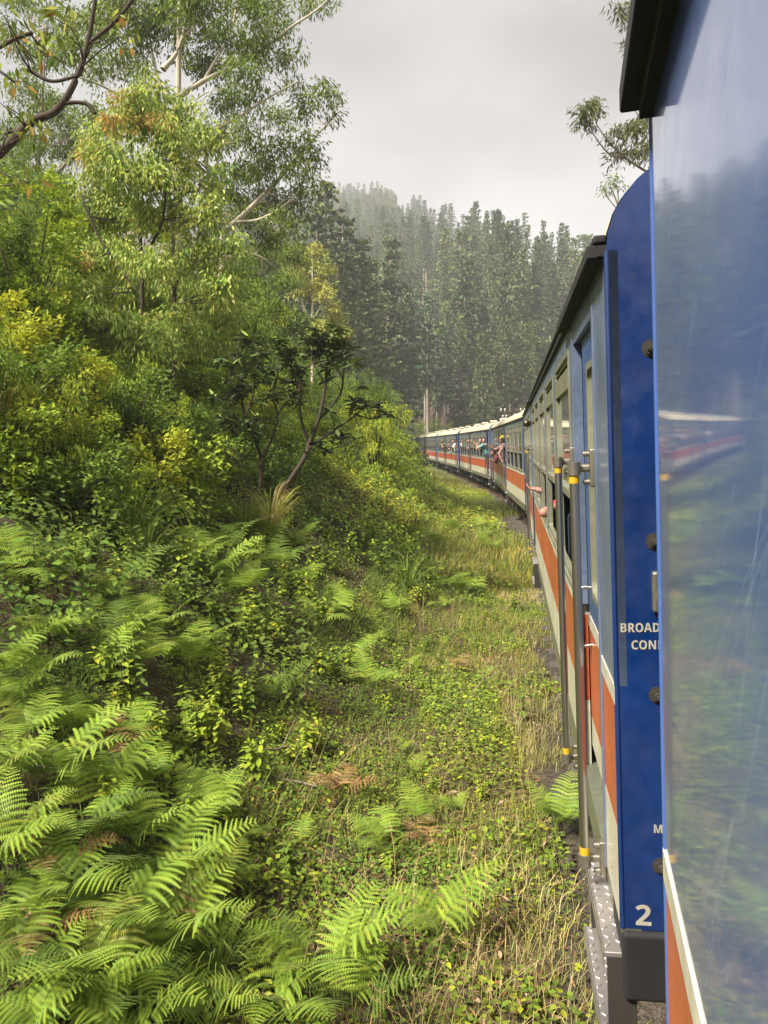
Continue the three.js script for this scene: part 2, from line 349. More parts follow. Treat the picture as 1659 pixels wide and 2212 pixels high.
function bogie(coach, t) {
  const b = part('bogie', [bx(-1.12, -.98, .42, .62, t - 1.45, t + 1.45, .03), bx(.98, 1.12, .42, .62, t - 1.45, t + 1.45, .03), bx(-1.1, 1.1, .45, .7, t - .25, t + .25, .03), bx(-1.08, -1.0, .6, .78, t - .55, t + .55, .02),
    ...[-1, 1].flatMap((s) => [0, 1].map((k) => bx(s < 0 ? -1.2 : 1.02, s < 0 ? -1.02 : 1.2, .3, .58, t + (k ? 1.1 : -1.1) - .14, t + (k ? 1.1 : -1.1) + .14, .03))),
    ...[-1, 1].flatMap((s) => [-.3, 0, .3].map((k) => cyl(.07, .26, 'y', s * 1.07, .4, t + k, 10)))], M.under, coach);
  for (const k of [-1.1, 1.1]) {
    const pts = [[.1, -.06], [.42, -.06], [.455, -.075], [.46, -.02], [.425, 0], [.42, .065], [.34, .07], [.32, .03], [.14, .03], [.12, .09], [.09, .09]].map(([a, c]) => new THREE.Vector2(a, c));
    const w = []; for (const s of [-1, 1]) { const g = new THREE.LatheGeometry(pts, 24); g.rotateZ(s * Math.PI / 2); g.translate(s * .84, .45, -(t + k)); w.push(g.toNonIndexed()); }
    part('wheelset', [...w, cyl(.075, 1.9, 'x', 0, .45, t + k)], M.rust, b);
  }
}
function addStep(coach, t0, t1) {
  for (const [y, x] of [[.885, -1.515], [.58, -1.53]]) {
    const s = part('step', [bx(x, -1.43, y - .02, y, t0, t1, .004), bx(x, x + .006, y - .06, y, t0, t1)], M.tread, coach);
    const studs = []; for (let a = t0 + .04; a < t1 - .02; a += .05) for (let k = 0; k < 2; k++) { const g = new THREE.SphereGeometry(.5, 6, 4); g.scale(.034, .007, .01); g.rotateY((k + (a * 20 | 0)) % 2 ? .75 : -.75); g.translate(x + .022 + k * .038, y + .001, -a - (k % 2) * .025); studs.push(g); }
    part('tread_pattern', studs, M.tread, s).userData.kind = 'stuff';
  }
  for (const q of [t0 - .006, t1 - .014]) part('step_hanger', bx(-1.5, -1.4, .5, .87, q, q + .02), M.under, coach);
}
function makeCoach(o) {
  const g = thing('railway_coach', o.label, 'railway coach', o.group), { L, doors, windows } = o;
  const segs = []; let t = 0; for (const d of doors) { segs.push([t, d[0]]); t = d[1]; } segs.push([t, L]);
  // left side, above the waist
  const up = [];
  for (const [a, b] of segs) up.push(plate(rectPts(a, b, Y.white, Y.eave), windows.filter((w) => w > a - .01 && w + winW < b + .01).map((w) => rectPts(w, w + winW, Y.win0, Y.win1)), -1.45, .04));
  for (const [a, b] of doors) up.push(plate(rectPts(a, b, Y.doorTop, Y.eave), [], -1.45, .04));
  for (const [a, b] of doors) for (const q of [a - .035, b]) up.push(bx(-1.458, -1.449, Y.sole, Y.doorTop + .03, q, q + .035, .003)); // door posts' beading
  part('side_panel', up, o.side ?? M.sideBlue, g);
  const band = (y0, y1, x, name, m) => part(name, segs.map(([a, b]) => bx(x, -1.41, y0, y1, a + (a ? .036 : .002), b - (b < L ? .036 : .002))), m, g);
  band(Y.orange, Y.white, -1.454, 'white_stripe', M.white); band(Y.cream, Y.orange, -1.45, 'orange_stripe', M.orange); band(Y.sole, Y.cream, -1.4505, 'cream_stripe', M.cream);
  part('solebar', [bx(-1.448, -1.38, Y.sole0, Y.sole, 0, L), bx(1.38, 1.448, Y.sole0, Y.sole, 0, L)], M.sole, g);
  part('far_side_panel', bx(1.41, 1.45, Y.sole, Y.eave, 0, L), M.sideBlue, g);
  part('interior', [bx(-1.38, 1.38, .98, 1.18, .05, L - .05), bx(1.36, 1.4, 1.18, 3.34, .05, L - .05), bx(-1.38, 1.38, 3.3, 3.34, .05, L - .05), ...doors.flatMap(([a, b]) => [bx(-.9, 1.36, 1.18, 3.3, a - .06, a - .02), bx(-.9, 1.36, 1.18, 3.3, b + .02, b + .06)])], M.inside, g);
  const seats = []; for (const w of windows) seats.push(bx(-1.36, -.35, 1.18, 1.62, w + .2, w + .62, .05), bx(-1.36, -.35, 1.6, 2.15, w + .12, w + .24, .05), bx(.4, 1.3, 1.6, 2.15, w + .12, w + .24, .05));
  part('seat_row', seats, M.seat, g);
  part('roof', roofShell(.04, L - .04), M.roof, g);
  if (o.endHood) part('door_hood', bx(-1.45 - o.hood, -1.44, 3.345, 3.395, L - 1.9, L + .02, .006), M.black, g);  // black here paints in the shade of the hood's underside
  for (const [a, b] of doors) part('door_hood', bx(-1.45 - (o.hood ?? .055), -1.44, 3.31, 3.355, a - .4, b + .45, .006), M.black, g);  // hoods over the doors, black for the same painted shade
  part('gutter', [bx(-1.472, -1.44, 3.315, 3.35, .02, L - .02), bx(-1.485, -1.44, 3.355, 3.385, .02, L - .02, .01)], M.black, g);  // gutter painted black: the shade beneath the overhang is put into its colour
  for (const [a, b] of [[0, .05], [L - .05, L]]) part('end_wall', archPlate(Y.sole - .005, a, b, .004), M.endBlue, g);
  for (const q of [.006, L - .006]) part('corner_post', cyl(.01, Y.eave - Y.sole, 'y', -1.444, (Y.eave + Y.sole) / 2, q, 12), o.post ?? M.endBlue, g);
  for (const [a, b] of [[-.02, .25], [L - .25, L + .02]]) part('buffer_beam', bx(-1.4495, 1.4495, .72, .978, a, b, .02), M.black, g);
  const gang = (a, b) => { const l = []; for (let k = 0; k < 6; k++) { const c = a + (b - a) * k / 6, d = a + (b - a) * (k + .55) / 6; l.push(bx(-.62, -.5, .98, 3.1, c, d), bx(.5, .62, .98, 3.1, c, d), bx(-.5, .5, 2.98, 3.1, c, d)); } return l; };
  part('gangway', gang(-.6, 0), M.black, g); part('gangway', gang(L, L + .6), M.black, g);
  for (const s of [-.98, .98]) for (const [q, d] of [[0, -1], [L, 1]]) part('buffer', [cyl(.12, .3, 't', s, .7, q + d * .14), cyl(.09, .3, 't', s, .7, q + d * .4), cyl(.2, .04, 't', s, .7, q + d * .56, 20)], M.under, g);
  for (const w of windows) addWindow(g, w);
  doors.forEach(([a, b], k) => {
    if (o.leaf?.[k]) { // a leaf slid half across the opening
      const l0 = a + .02, l1 = b - .2, ww = [l0 + .1, l0 + .52];
      const d = part('door', plate(rectPts(l0, l1, Y.white, Y.doorTop - .01), [roundRect(ww[0], ww[1], 1.98, 3.05, .07)], -1.425, .035), M.blue, g);
      part('white_stripe', bx(-1.428, -1.4, Y.orange, Y.white, l0, l1), M.white, d); part('orange_stripe', bx(-1.425, -1.4, Y.cream, Y.orange, l0, l1), M.orange, d); part('cream_stripe', bx(-1.425, -1.4, Y.sole + .2, Y.cream, l0, l1), M.cream, d);
      part('window_frame', plate(rectPts(ww[0] - .001, ww[1] + .001, 1.979, 3.051), [roundRect(ww[0] + .03, ww[1] - .03, 2.01, 3.02, .05)], -1.43, .02), M.frame, d);
      part('pane', bx(-1.416, -1.41, 1.97, 3.06, ww[0], ww[1]), glassTint, d);
      part('handle', pipe([[-1.425, 2.0, -l1 + .1], [-1.47, 2.0, -l1 + .1], [-1.47, 1.72, -l1 + .1], [-1.425, 1.72, -l1 + .1]], .009), M.steel, d);
    }
    for (const [tt, f] of [[a - .03, 1], [b + .05, 1]]) { const h = handrail(0, tt, f), r = part('handrail', h.tube, o.railMat ?? M.steel, g); for (const b of h.brackets) part('bracket', b, M.bracket, r); for (const q of h.tape) part('tape', q, M.yellow, r); }
    addStep(g, Math.max(.01, a - .42), a + .2);
  });
  if (o.lamp) for (const q of o.lamp) part('side_lamp', [ball(.06, -1.52, 3.01, q), cyl(.03, .06, 'x', -1.47, 3.01, q), cyl(.045, .02, 'x', -1.455, 3.01, q)], M.lens, g);
  bogie(g, 2.9); bogie(g, L - 2.9);
  part('equipment_box', bx(-1.3, -.7, .36, .8, L * .40, L * .40 + 1.1, .03), M.under, g); part('equipment_box', bx(-1.25, -.6, .45, .8, L * .57, L * .57 + .7, .03), M.under, g);
  part('brake_gear', [cyl(.16, .7, 't', -.95, .6, L * .35, 14), cyl(.05, L * .5, 't', -.8, .72, L * .5, 8), ...[.28, .5, .68].map((q) => bx(-1.36, -1.3, .42, .82, L * q, L * q + .05)), pipe([[-1.3, .8, -L * .3], [-1.36, .5, -L * .32], [-1.3, .4, -L * .36], [-1.3, .42, -L * .4]], .02)], M.under, g);
  for (let k = 0; k < 4; k++) for (const s of [-.3, .3]) { const q = L * (.14 + .24 * k); part('roof_ventilator', [bx(s - .2, s + .2, 3.87, 3.97, q, q + .42, .045), bx(s - .1, s + .1, 3.79, 3.89, q + .12, q + .3)], M.white, g); }
  return shade(g);
}
function scratchMap() { // deep blue paint with long fine pale scratches from brushing branches
  seed(77); const c = document.createElement('canvas'); c.width = c.height = 1024; const k = c.getContext('2d'); k.fillStyle = 'rgb(66,92,150)'; k.fillRect(0, 0, 1024, 1024);
  for (let i = 0; i < 260; i++) { k.fillStyle = `rgba(${R(30, 70) | 0},${R(70, 100) | 0},${R(130, 170) | 0},.25)`; k.fillRect(R(0, 1024), R(0, 1024), R(20, 160), R(1, 4)); }
  for (let i = 0; i < 110; i++) { k.strokeStyle = `rgba(190,205,225,${R(.08, .4).toFixed(2)})`; k.lineWidth = R(.5, 2.2); const x = R(-100, 1024), y = R(-60, 1080), a = R(-1.25, -.5), l = R(120, 620); k.beginPath(); k.moveTo(x, y); k.quadraticCurveTo(x + Math.cos(a) * l * .5 + R(-30, 30), y + Math.sin(a) * l * .5 + R(-40, 40), x + Math.cos(a) * l, y + Math.sin(a) * l * R(.7, 1)); k.stroke(); }
  for (let i = 0; i < 50; i++) { k.strokeStyle = `rgba(200,205,215,${R(.06, .25).toFixed(2)})`; k.lineWidth = R(.6, 2.5); const x = R(0, 1024), y = R(0, 1024); k.beginPath(); k.moveTo(x, y); k.lineTo(x + R(40, 240), y + R(-8, 8)); k.stroke(); }
  const t = new THREE.CanvasTexture(c); t.colorSpace = THREE.SRGBColorSpace; t.wrapS = t.wrapT = THREE.RepeatWrapping; return t;
}
const winRow = (t, n, p = 1.6) => Array.from({ length: n }, (_, k) => t + k * p);
const COACH = 'coaches of the long passenger train';
// the coach beside the camera: blank panel up to its end
const nearCoach = makeCoach({ L: 17.2, label: 'glossy scratched blue coach filling the right edge, beside the camera', group: COACH, doors: [[7.2, 8.15]], windows: [...winRow(.5, 4), ...winRow(8.5, 3)], hood: .055, endHood: 1, side: M.near = paint(1, 1, 1, .2, { map: scratchMap(), clearcoat: .78, clearcoatRoughness: .05, specularIntensity: .5 }), post: M.near });
placeVehicle(nearCoach, 0);
const dA = [[.43, 1.38], [9.45, 10.4]], wA = [...winRow(1.68, 4, 1.62), 8.1, ...winRow(10.72, 4)];
const coachB = makeCoach({ L: 17.35, label: 'coach with dark blue lettered end, tall handrails and louvred windows', group: COACH, doors: dA, windows: wA, leaf: [1, 0], lamp: [10.1] });
coachB.children.forEach((c) => { if (c.name === 'window' && Math.abs(c.position.z + 8.1) < .01) c.userData.label = 'window beside the middle door'; });
placeVehicle(coachB, 1);
{ // its lettered end, bolts and lamp irons
  const font = await new FontLoader().loadAsync('fonts/droid/droid_sans_bold.typeface.json');
  const end = coachB.children.find((c) => c.name === 'end_wall');
  const write = (s, x, y, size, sx = .92) => { const t = new TextGeometry(s, { font, size, depth: .0012, curveSegments: 4 }); t.scale(sx, 1, 1); t.translate(x, y, .001); part('lettering', ni(t), M.letters, end); };
  write('BROADC', -1.432, 2.05, .031); write('CONN', -1.396, 1.99, .031); write('MU', -1.336, 1.34, .03); write('2', -1.404, 1.0, .075, 1.05);
  for (const y of [3.0, 2.36, 1.83, 1.22]) part('bolt', bolt(-1.312, y, .85), M.under, end);
  part('latch', [bx(-1.325, -1.27, 2.12, 2.26, -.03, .002, .01), cyl(.03, .05, 't', -1.285, 2.17, -.03)], M.bracket, end);
}
const coachC = makeCoach({ L: 17.2, label: 'coach seen side-on behind the near pair, two people at its doors', group: COACH, doors: [[7.35, 8.3], [15.7, 16.65]], windows: [...winRow(.55, 4), ...winRow(8.65, 4)], lamp: [8.5] });
placeVehicle(coachC, 2);
const coachD = copyThing(coachB, 'coach fourth from the camera, person in teal shirt hanging from its near door'); placeVehicle(coachD, 3);
const coachE = copyThing(coachB, 'coach behind the dark blue joint, person in white shirt at its door'); placeVehicle(coachE, 4);
const coachF = copyThing(coachB, 'coach second behind the engine, person in orange sitting in its doorway'); placeVehicle(coachF, 5);
const coachG = copyThing(coachB, 'small far coach coupled right behind the engine'); placeVehicle(coachG, 6);
for (const c of [coachD, coachE, coachF, coachG]) { // these are plain ended, doors open
  for (const n of ['door', 'side_lamp']) c.children.filter((q) => q.name === n).forEach((q) => c.remove(q));
  const e = c.children.find((q) => q.name === 'end_wall'); if (c !== coachE) c.children.filter((q) => q.name === 'end_wall' || q.name === 'corner_post').forEach((q) => { q.material = M.sideBlue; }); [...e.children].forEach((q) => e.remove(q));
}
{ // the engine at the head
  const L = 12, g = thing('diesel_engine', 'small far engine with orange upper band leading the train', 'locomotive');
  part('body', [bx(-1.42, 1.42, 1.3, 2.75, 0, L, .06)], M.sideBlue, g); part('orange_band', bx(-1.425, 1.425, 2.75, 3.35, 0, L, .05), M.orange, g); part('cream_band', bx(-1.43, 1.43, .95, 1.3, 0, L, .03), M.cream, g);
  part('roof', roofShell(0, L), M.roof, g); part('end_wall', [archPlate(1, 0, .05, .02), archPlate(1, L - .05, L, .02)], M.blue, g);
  for (const t of [1.2, 3.6, 6, 8.4]) part('grille', bx(-1.44, -1.4, 1.6, 2.6, t, t + 1.6, .01), M.frame, g);
  part('cab_door', bx(-1.435, -1.4, 1.3, 3.1, .35, .95), M.black, g); part('cab_window', bx(-1.44, -1.4, 2.3, 2.7, 10.6, 11.5), glassTint, g);
  part('fuel_tank', bx(-1.2, 1.2, .35, .9, 4.2, 7.8, .05), M.under, g); bogie(g, 2.2); bogie(g, 9.8);
  placeVehicle(shade(g), 7);
}
// ---------------------------------------------------------------- track
{
  const g = thing('railway_track', 'rusty rails on dark sleepers running under the train', 'railway track');
  const prof = [[-.07, -.16], [.07, -.16], [.07, -.145], [.012, -.12], [.012, -.04], [.036, -.03], [.036, 0], [-.036, 0], [-.036, -.03], [-.012, -.04], [-.012, -.12], [-.07, -.145]];
  const n = PATH.length, dirAt = (i) => { const a = PATH[Math.max(0, i - 1)], b = PATH[Math.min(n - 1, i + 1)], l = Math.hypot(b.x - a.x, b.z - a.z); return [(b.x - a.x) / l, (b.z - a.z) / l]; };
  const yOff = VEH[0].oy;
  for (const s of [-1, 1]) {
    const mb = new MB(); let prev = null;
    for (let i = 0; i < n; i++) { const [dx, dz] = dirAt(i), px = PATH[i].x + dz * .87 * s, pz = PATH[i].z - dx * .87 * s, ry = yOff + s * .87 * Math.sin(CANT);
      const ring = prof.map(([a, b]) => [px + dz * a, ry + b, -(pz - dx * a)]); if (prev) for (let k = 0; k < prof.length; k++) { const e = (k + 1) % prof.length; mb.quad(prev[k], prev[e], ring[e], ring[k], [1, 1, 1]); } prev = ring; }
    part('rail', mb.build(), M.rail, g);
  }
  const sg = new RoundedBoxGeometry(2.75, .14, .24, 1, .02); metreUV(sg);
  const len = pathCurve.getLength(), total = Math.floor(len / .66), pts = pathCurve.getSpacedPoints(total); let made = 0; seed(11);
  for (let i = 1; i < total; i++) { const p = pts[i]; if (p.z < 1.5 || p.z > 150 || made >= 280) continue; made++;
    const q = pts[i + 1], m = part('sleeper', sg, M.sleeper, g); m.position.set(p.x + R(-.04, .04), yOff - .165 - .075, -p.z); m.rotation.set(0, -Math.atan2(q.x - p.x, q.z - p.z) + R(-.02, .02), CANT); m.rotation.order = 'YXZ'; }
}
{ // telegraph pole behind the third coach
  const D = 56, p = at(1108, 886, D), y0 = ground(p[0], D), g = thing('telegraph_pole', 'dark pole with two crossarms and white insulators behind the coach roof', 'telegraph pole'); g.position.set(p[0], y0, p[2]);
  const H = p[1] - y0; part('post', cyl(.11, H + .5, 'y', 0, H / 2 + .15, 0, 10, .08), M.under, g);
  for (const [y, w] of [[H - .15, 1.9], [H - .62, 1.6]]) { part('crossarm', bx(-w / 2, w / 2, y - .06, y + .06, -.07, .07), M.under, g); for (const k of [-.45, -.3, .3, .45]) part('insulator', [cyl(.03, .12, 'y', k * w, y + .1, 0, 8), ball(.07, k * w, y + .2, 0, 1, 1.2, 1, 8)], M.white, g); }
  shade(g);
}
// ---------------------------------------------------------------- foliage materials and leaf shapes
const leafMat = (rough = .9, trans = .3) => new THREE.MeshPhysicalMaterial({ color: 0xffffff, vertexColors: true, side: THREE.DoubleSide, roughness: 1, transmission: trans, thickness: 0, clearcoat: .12, clearcoatRoughness: .35, specularIntensity: .2 });
const LM = { leaf: leafMat(.88, .34), fern: leafMat(.9, .36), gloss: new THREE.MeshPhysicalMaterial({ vertexColors: true, side: THREE.DoubleSide, roughness: .38 }), conifer: new THREE.MeshStandardMaterial({ vertexColors: true, side: THREE.DoubleSide, roughness: .9 }), dry: leafMat(.95, .15) };
const barkBump = noiseTexture(256, (u, v) => .5 + .3 * tileNoise(u, v, 12) + .2 * tileNoise(u, v, 40, 2));
const bark = (r, g, b) => new THREE.MeshStandardMaterial({ color: new THREE.Color().setRGB(r, g, b), roughness: .95 });
const BK = { dark: bark(.045, .032, .022), grey: bark(.17, .14, .1), pale: bark(.42, .38, .29), red: bark(.12, .06, .035), green: new THREE.MeshStandardMaterial({ color: new THREE.Color().setRGB(.08, .11, .03), roughness: .8 }), pine: bark(.3, .25, .2) };
// a folded leaf: base, two shoulders, tip
function leaf(mb, b, d, side, len, w, col, fold = .15, drop = 0) {
  const up = cross(side, d); const mid = add(add(b, d, len * .42), up, -w * fold), tip = add(add(b, d, len), [0, -1, 0], drop * len);
  const l = add(add(b, d, len * .4), side, w), r = add(add(b, d, len * .4), side, -w);
  mb.tri(b, l, tip, col); mb.tri(b, tip, r, col); return mid;
}
function leafBroad(mb, b, d, side, len, w, col, fold = .25, drop = .15) { // six sided, keeled along the midrib
  const up = norm(cross(side, d)); const P = (t, s, h) => add(add(add(b, d, len * t), side, s * w), [up[0] * h * w, up[1] * h * w - drop * len * t * t, up[2] * h * w]);
  const m0 = b, m1 = P(.45, 0, -fold), tip = P(1, 0, 0), l1 = P(.22, .75, 0), l2 = P(.58, .85, 0), r1 = P(.22, -.75, 0), r2 = P(.58, -.85, 0);
  const c2 = [col[0] * .93, col[1] * .95, col[2] * .93];
  mb.tri(m0, l1, m1, col); mb.tri(l1, l2, m1, col); mb.tri(l2, tip, m1, col); mb.tri(m0, m1, r1, c2); mb.tri(r1, m1, r2, c2); mb.tri(r2, m1, tip, c2);
}
function rdir(upBias = 0) { const a = R(0, 2 * Math.PI), z = clamp(R(-1, 1) + upBias, -1, 1), q = Math.sqrt(1 - z * z); return [Math.cos(a) * q, z, Math.sin(a) * q]; }
const sideOf = (d) => { let s = cross(d, [0, 1, 0]); if (Math.hypot(...s) < .05) s = [1, 0, 0]; return norm(s); };
const twist = (s, d, a) => { const u = cross(d, s), c = Math.cos(a), n = Math.sin(a); return [s[0] * c + u[0] * n, s[1] * c + u[1] * n, s[2] * c + u[2] * n]; };

// a spray of hanging lance-shaped leaves
function lanceSpray(n, rad_, len, w, cols, hang = .8) {
  const mb = new MB();
  for (let i = 0; i < n; i++) { const d = rdir(.25), p = [d[0] * rad_ * R(.2, 1), d[1] * rad_ * R(.2, 1), d[2] * rad_ * R(.2, 1)];
    let ld = norm(add([d[0] * .8, -hang + d[1] * .3, d[2] * .8], rdir(), .4)); const c = vary(cols[rnd() * cols.length | 0], .22); leaf(mb, p, ld, twist(sideOf(ld), ld, R(-1.2, 1.2)), len * R(.7, 1.25), w * R(.8, 1.2), c, .15, .08); }
  return mb.build();
}
// a spray of ovate leaves that face up and out
function ovateSpray(n, rad_, len, w, cols, broad = true) {
  const mb = new MB();
  for (let i = 0; i < n; i++) { const d = rdir(.35), p = [d[0] * rad_ * R(.15, .9), d[1] * rad_ * .8 * R(.15, .9), d[2] * rad_ * R(.15, .9)];
    const ld = norm([d[0] + R(-.3, .3), d[1] * .3 + R(-.35, .25), d[2] + R(-.3, .3)]), c = vary(cols[rnd() * cols.length | 0], .25), s = twist(sideOf(ld), ld, R(-.5, .5)); (broad ? leafBroad : leaf)(mb, p, ld, s, len * R(.65, 1.25), w * R(.8, 1.2), c); }
  return mb.build();
}
const Q2 = new THREE.Quaternion(), YUP = V(0, 1, 0), NV = V(0, 1, 0), slopeAt = (X, Z) => { const a = .3, gx = (ground(X + a, Z) - ground(X - a, Z)) / (2 * a), gz = (ground(X, Z + a) - ground(X, Z - a)) / (2 * a); return norm([-gx, 1, gz]); };
const Q = new THREE.Quaternion(), EU = new THREE.Euler(), MX = new THREE.Matrix4(), PV = V(0, 0, 0), SV = V(1, 1, 1), COL = new THREE.Color();
function instances(name, geo, mat, list, parent) { // list of [x, y, z, yaw, tiltX, tiltZ, scale, tint(r, g, b)?]
  const im = new THREE.InstancedMesh(geo, mat, list.length); im.name = parent === scene ? numbered(name) : name;
  list.forEach((q, i) => { EU.set(q[4], q[3], q[5], 'YXZ'); Q.setFromEuler(EU); if (q[8]) Q.premultiply(Q2.setFromUnitVectors(YUP, NV.set(...q[8]))); MX.compose(PV.set(q[0], q[1], q[2]), Q, SV.setScalar(q[6])); im.setMatrixAt(i, MX); const t = q[7] ?? [1, 1, 1]; im.setColorAt(i, COL.setRGB(...t)); });
  im.castShadow = im.receiveShadow = true; im.userData.kind = 'stuff'; parent.add(im); return im;
}
const tintOf = (v = .18) => { const k = 1 + R(-v, v), h = R(-v, v) * .6; return [k * (1 + h), k, k * (1 - h * .5)]; };

// ---------------------------------------------------------------- trees set out from their limbs and clumps of leaves
const limbPt = (L, t) => { const f = t * (L.length - 1), i = Math.min(L.length - 2, f | 0), u = f - i; return [0, 1, 2].map((k) => lerp(L[i][k], L[i + 1][k], u)); };
function clumpTree({ name, label, category = 'tree', group, D, depth = 2, limbs, r0 = .16, clumps, sprays, density = 36, bark: bk, sd, tilt = .5, tint, hemi = .25, flat = .72, shrink = 1, twigs = 3, scl = [.75, 1.25] }) {
  seed(sd); const g = thing(name, label, category, group);
  const L3 = limbs.map((L) => { const dz = L.dz ?? 0; return { r: L.r ?? r0, r1: L.r1 ?? .02, pts: L.p.map(([x, y, q], i) => y === null ? onLand(x, D + dz) : at(x, y, D + dz + (q ?? 0))) }; });
  const base = L3[0].pts[0]; g.position.set(...base);
  const wood = new MB(), rel = (p) => sub(p, base);
  for (const l of L3) { const c = new THREE.CatmullRomCurve3(l.pts.map((p) => V(...rel(p)))), n = l.pts.length * 5, ps = c.getPoints(n).map((v) => [v.x, v.y, v.z]); l.s = ps; wood.tube(ps, ps.map((_, i) => lerp(l.r, l.r1, Math.pow(i / n, .8))), 8); }
  const all = L3.flatMap((l) => l.s), lists = sprays.map(() => []);
  for (const cl of clumps) {
    const [cx, cy, rx, ry, dens = 1, tn] = cl, dz = R(-1, 1) * depth, m = (D + dz) / F, c = rel(at(cx, cy, D + dz)), a = rx * m * shrink, b = ry * m * shrink;
    let best = all[0], bd = 1e9; for (const q of all) { const d = Math.hypot(q[0] - c[0], (q[1] - c[1]) * 1.2 + .4 * a, q[2] - c[2]) + Math.max(0, q[1] - c[1]) * 1.5; if (d < bd) { bd = d; best = q; } }
    const low = add(c, [0, -b * .5, 0]); for (let k = 0; k < twigs; k++) { const e = add(c, [R(-.7, .7) * a, R(-.2, .7) * b, R(-.7, .7) * a]); const m1 = add(add(best, sub(low, best), R(.4, .6)), [R(-.1, .1) * bd, R(-.05, .12) * bd, R(-.1, .1) * bd]); wood.tube([best, m1, add(low, rdir(), a * .15), e], [.007 * Math.sqrt(bd + 1) * (k ? .8 : 1.3), .006 * Math.sqrt(bd + .6), .005, .002], 5); }
    const n = Math.round(Math.PI * a * b * density * dens * .46);
    for (let i = 0; i < n; i++) { const d = rdir(hemi), q = Math.pow(rnd(), .4); const li = rnd() * sprays.length | 0;
      let t = tintOf(.2); const tt = tn ?? tint; if (tt) t = t.map((x, k) => x * tt[k]);
      lists[li].push([c[0] + d[0] * a * q, c[1] + d[1] * b * q * flat, c[2] + d[2] * a * q, R(0, 6.28), R(-tilt, tilt), R(-tilt, tilt), R(...scl), t]); }
  }
  part('trunk', wood.build(), bk, g);
  sprays.forEach((s, i) => instances('foliage', s.geo, s.mat ?? LM.leaf, lists[i], g));
  return g;
}
seed(21);
const cEuc = [[.125, .185, .026], [.16, .22, .032], [.095, .15, .024], [.2, .25, .036]], cYoung = [[.27, .35, .055], [.22, .31, .05], [.33, .39, .07], [.18, .27, .055], [.38, .4, .12]], cTip = [[.42, .24, .07], [.36, .26, .07], [.34, .33, .07]], cGold = [[.36, .37, .08], [.3, .34, .07], [.42, .4, .1]];
const sprE = [0, 1, 2].map(() => ({ geo: lanceSpray(60, .5, .15, .024, cEuc) }));
const sprY = [0, 1, 2].map(() => ({ geo: lanceSpray(52, .34, .11, .02, cYoung, .9) })), sprT = [{ geo: lanceSpray(26, .24, .1, .018, cTip, .8) }, { geo: lanceSpray(14, .22, .15, .024, cYoung, .9) }];
const sprG = [{ geo: lanceSpray(50, .5, .2, .036, cGold, .5) }, { geo: lanceSpray(50, .5, .2, .036, cGold, .5) }];

clumpTree({ name: 'eucalyptus_tree', label: 'tallest pale-trunked tree at the top left whose crown leaves the frame', D: 25, depth: 2.6, sd: 31, bark: BK.pale, sprays: sprE, density: 27,
  limbs: [{ r: .2, r1: .05, p: [[384, null], [383, 480], [384, 317], [386, 120], [392, -120]] }, { r: .09, p: [[384, 211], [440, 175], [528, 130], [590, 90], [624, 62], [696, 12], [730, -30]] }, { r: .1, p: [[352, 150, -.5], [383, 110, -.3], [420, -60, .4]] }, { r: .08, p: [[382, 330], [300, 240, -1], [230, 190, -1.4], [150, 160, -1.8]] }, { r: .07, p: [[383, 300], [330, 120, 1], [310, -60, 1.6]] }, { r: .05, p: [[440, 175], [500, 60, .6], [520, -60, 1]] }],
  clumps: [[260, 40, 72, 50], [340, 75, 62, 50], [300, -25, 85, 40], [420, 35, 70, 50], [485, 95, 55, 45], [545, 35, 50, 38], [562, 110, 45, 30], [612, 72, 30, 22], [600, 142, 32, 22], [690, 14, 22, 20], [660, 12, 24, 16], [520, 160, 48, 32], [440, 150, 48, 42], [590, 15, 38, 26], [500, -25, 80, 40], [200, 70, 52, 46], [160, 125, 50, 40], [280, 130, 50, 40, .8], [230, 165, 45, 30, .7], [370, 10, 50, 40, .8], [455, 5, 40, 30, .8], [340, 170, 40, 25, .6], [640, 118, 18, 12], [575, 60, 25, 18, .7]] });
clumpTree({ name: 'eucalyptus_tree', label: 'spreading tree whose long bare limbs reach right against the grey sky', D: 27, depth: 2.2, sd: 32, bark: BK.pale, sprays: sprE, density: 29, shrink: .84,
  limbs: [{ r: .2, r1: .1, p: [[470, null], [475, 640], [482, 560], [480, 500]] }, { r: .11, p: [[480, 505], [540, 450], [605, 384], [650, 330], [690, 285], [736, 238]] }, { r: .08, p: [[479, 500], [450, 380, -1], [452, 298, -1.4], [520, 250, -1], [590, 205, -.6], [645, 175, -.3]] }, { r: .06, p: [[482, 560, .5], [530, 545, .8], [572, 560, 1], [590, 575, 1.2]] }, { r: .07, p: [[481, 520, 1], [470, 350, 1.6], [500, 200, 2]] }, { r: .06, p: [[510, 480], [570, 470, -1], [640, 420, -1.4], [665, 360, -1.5]] }],
  clumps: [[690, 212, 50, 26], [731, 248, 16, 26], [652, 243, 36, 30, .8], [632, 195, 32, 18], [600, 262, 42, 42, .8], [505, 235, 58, 46], [522, 295, 48, 42], [470, 300, 46, 40], [560, 212, 36, 22, .8], [652, 312, 42, 26], [682, 345, 24, 26], [600, 330, 52, 34], [560, 372, 58, 40], [642, 372, 42, 28], [520, 385, 48, 38], [640, 432, 46, 26], [585, 432, 56, 36], [540, 470, 56, 38], [600, 482, 42, 32], [500, 445, 40, 38], [560, 520, 50, 34], [620, 462, 44, 22], [665, 400, 26, 22, .7]] });
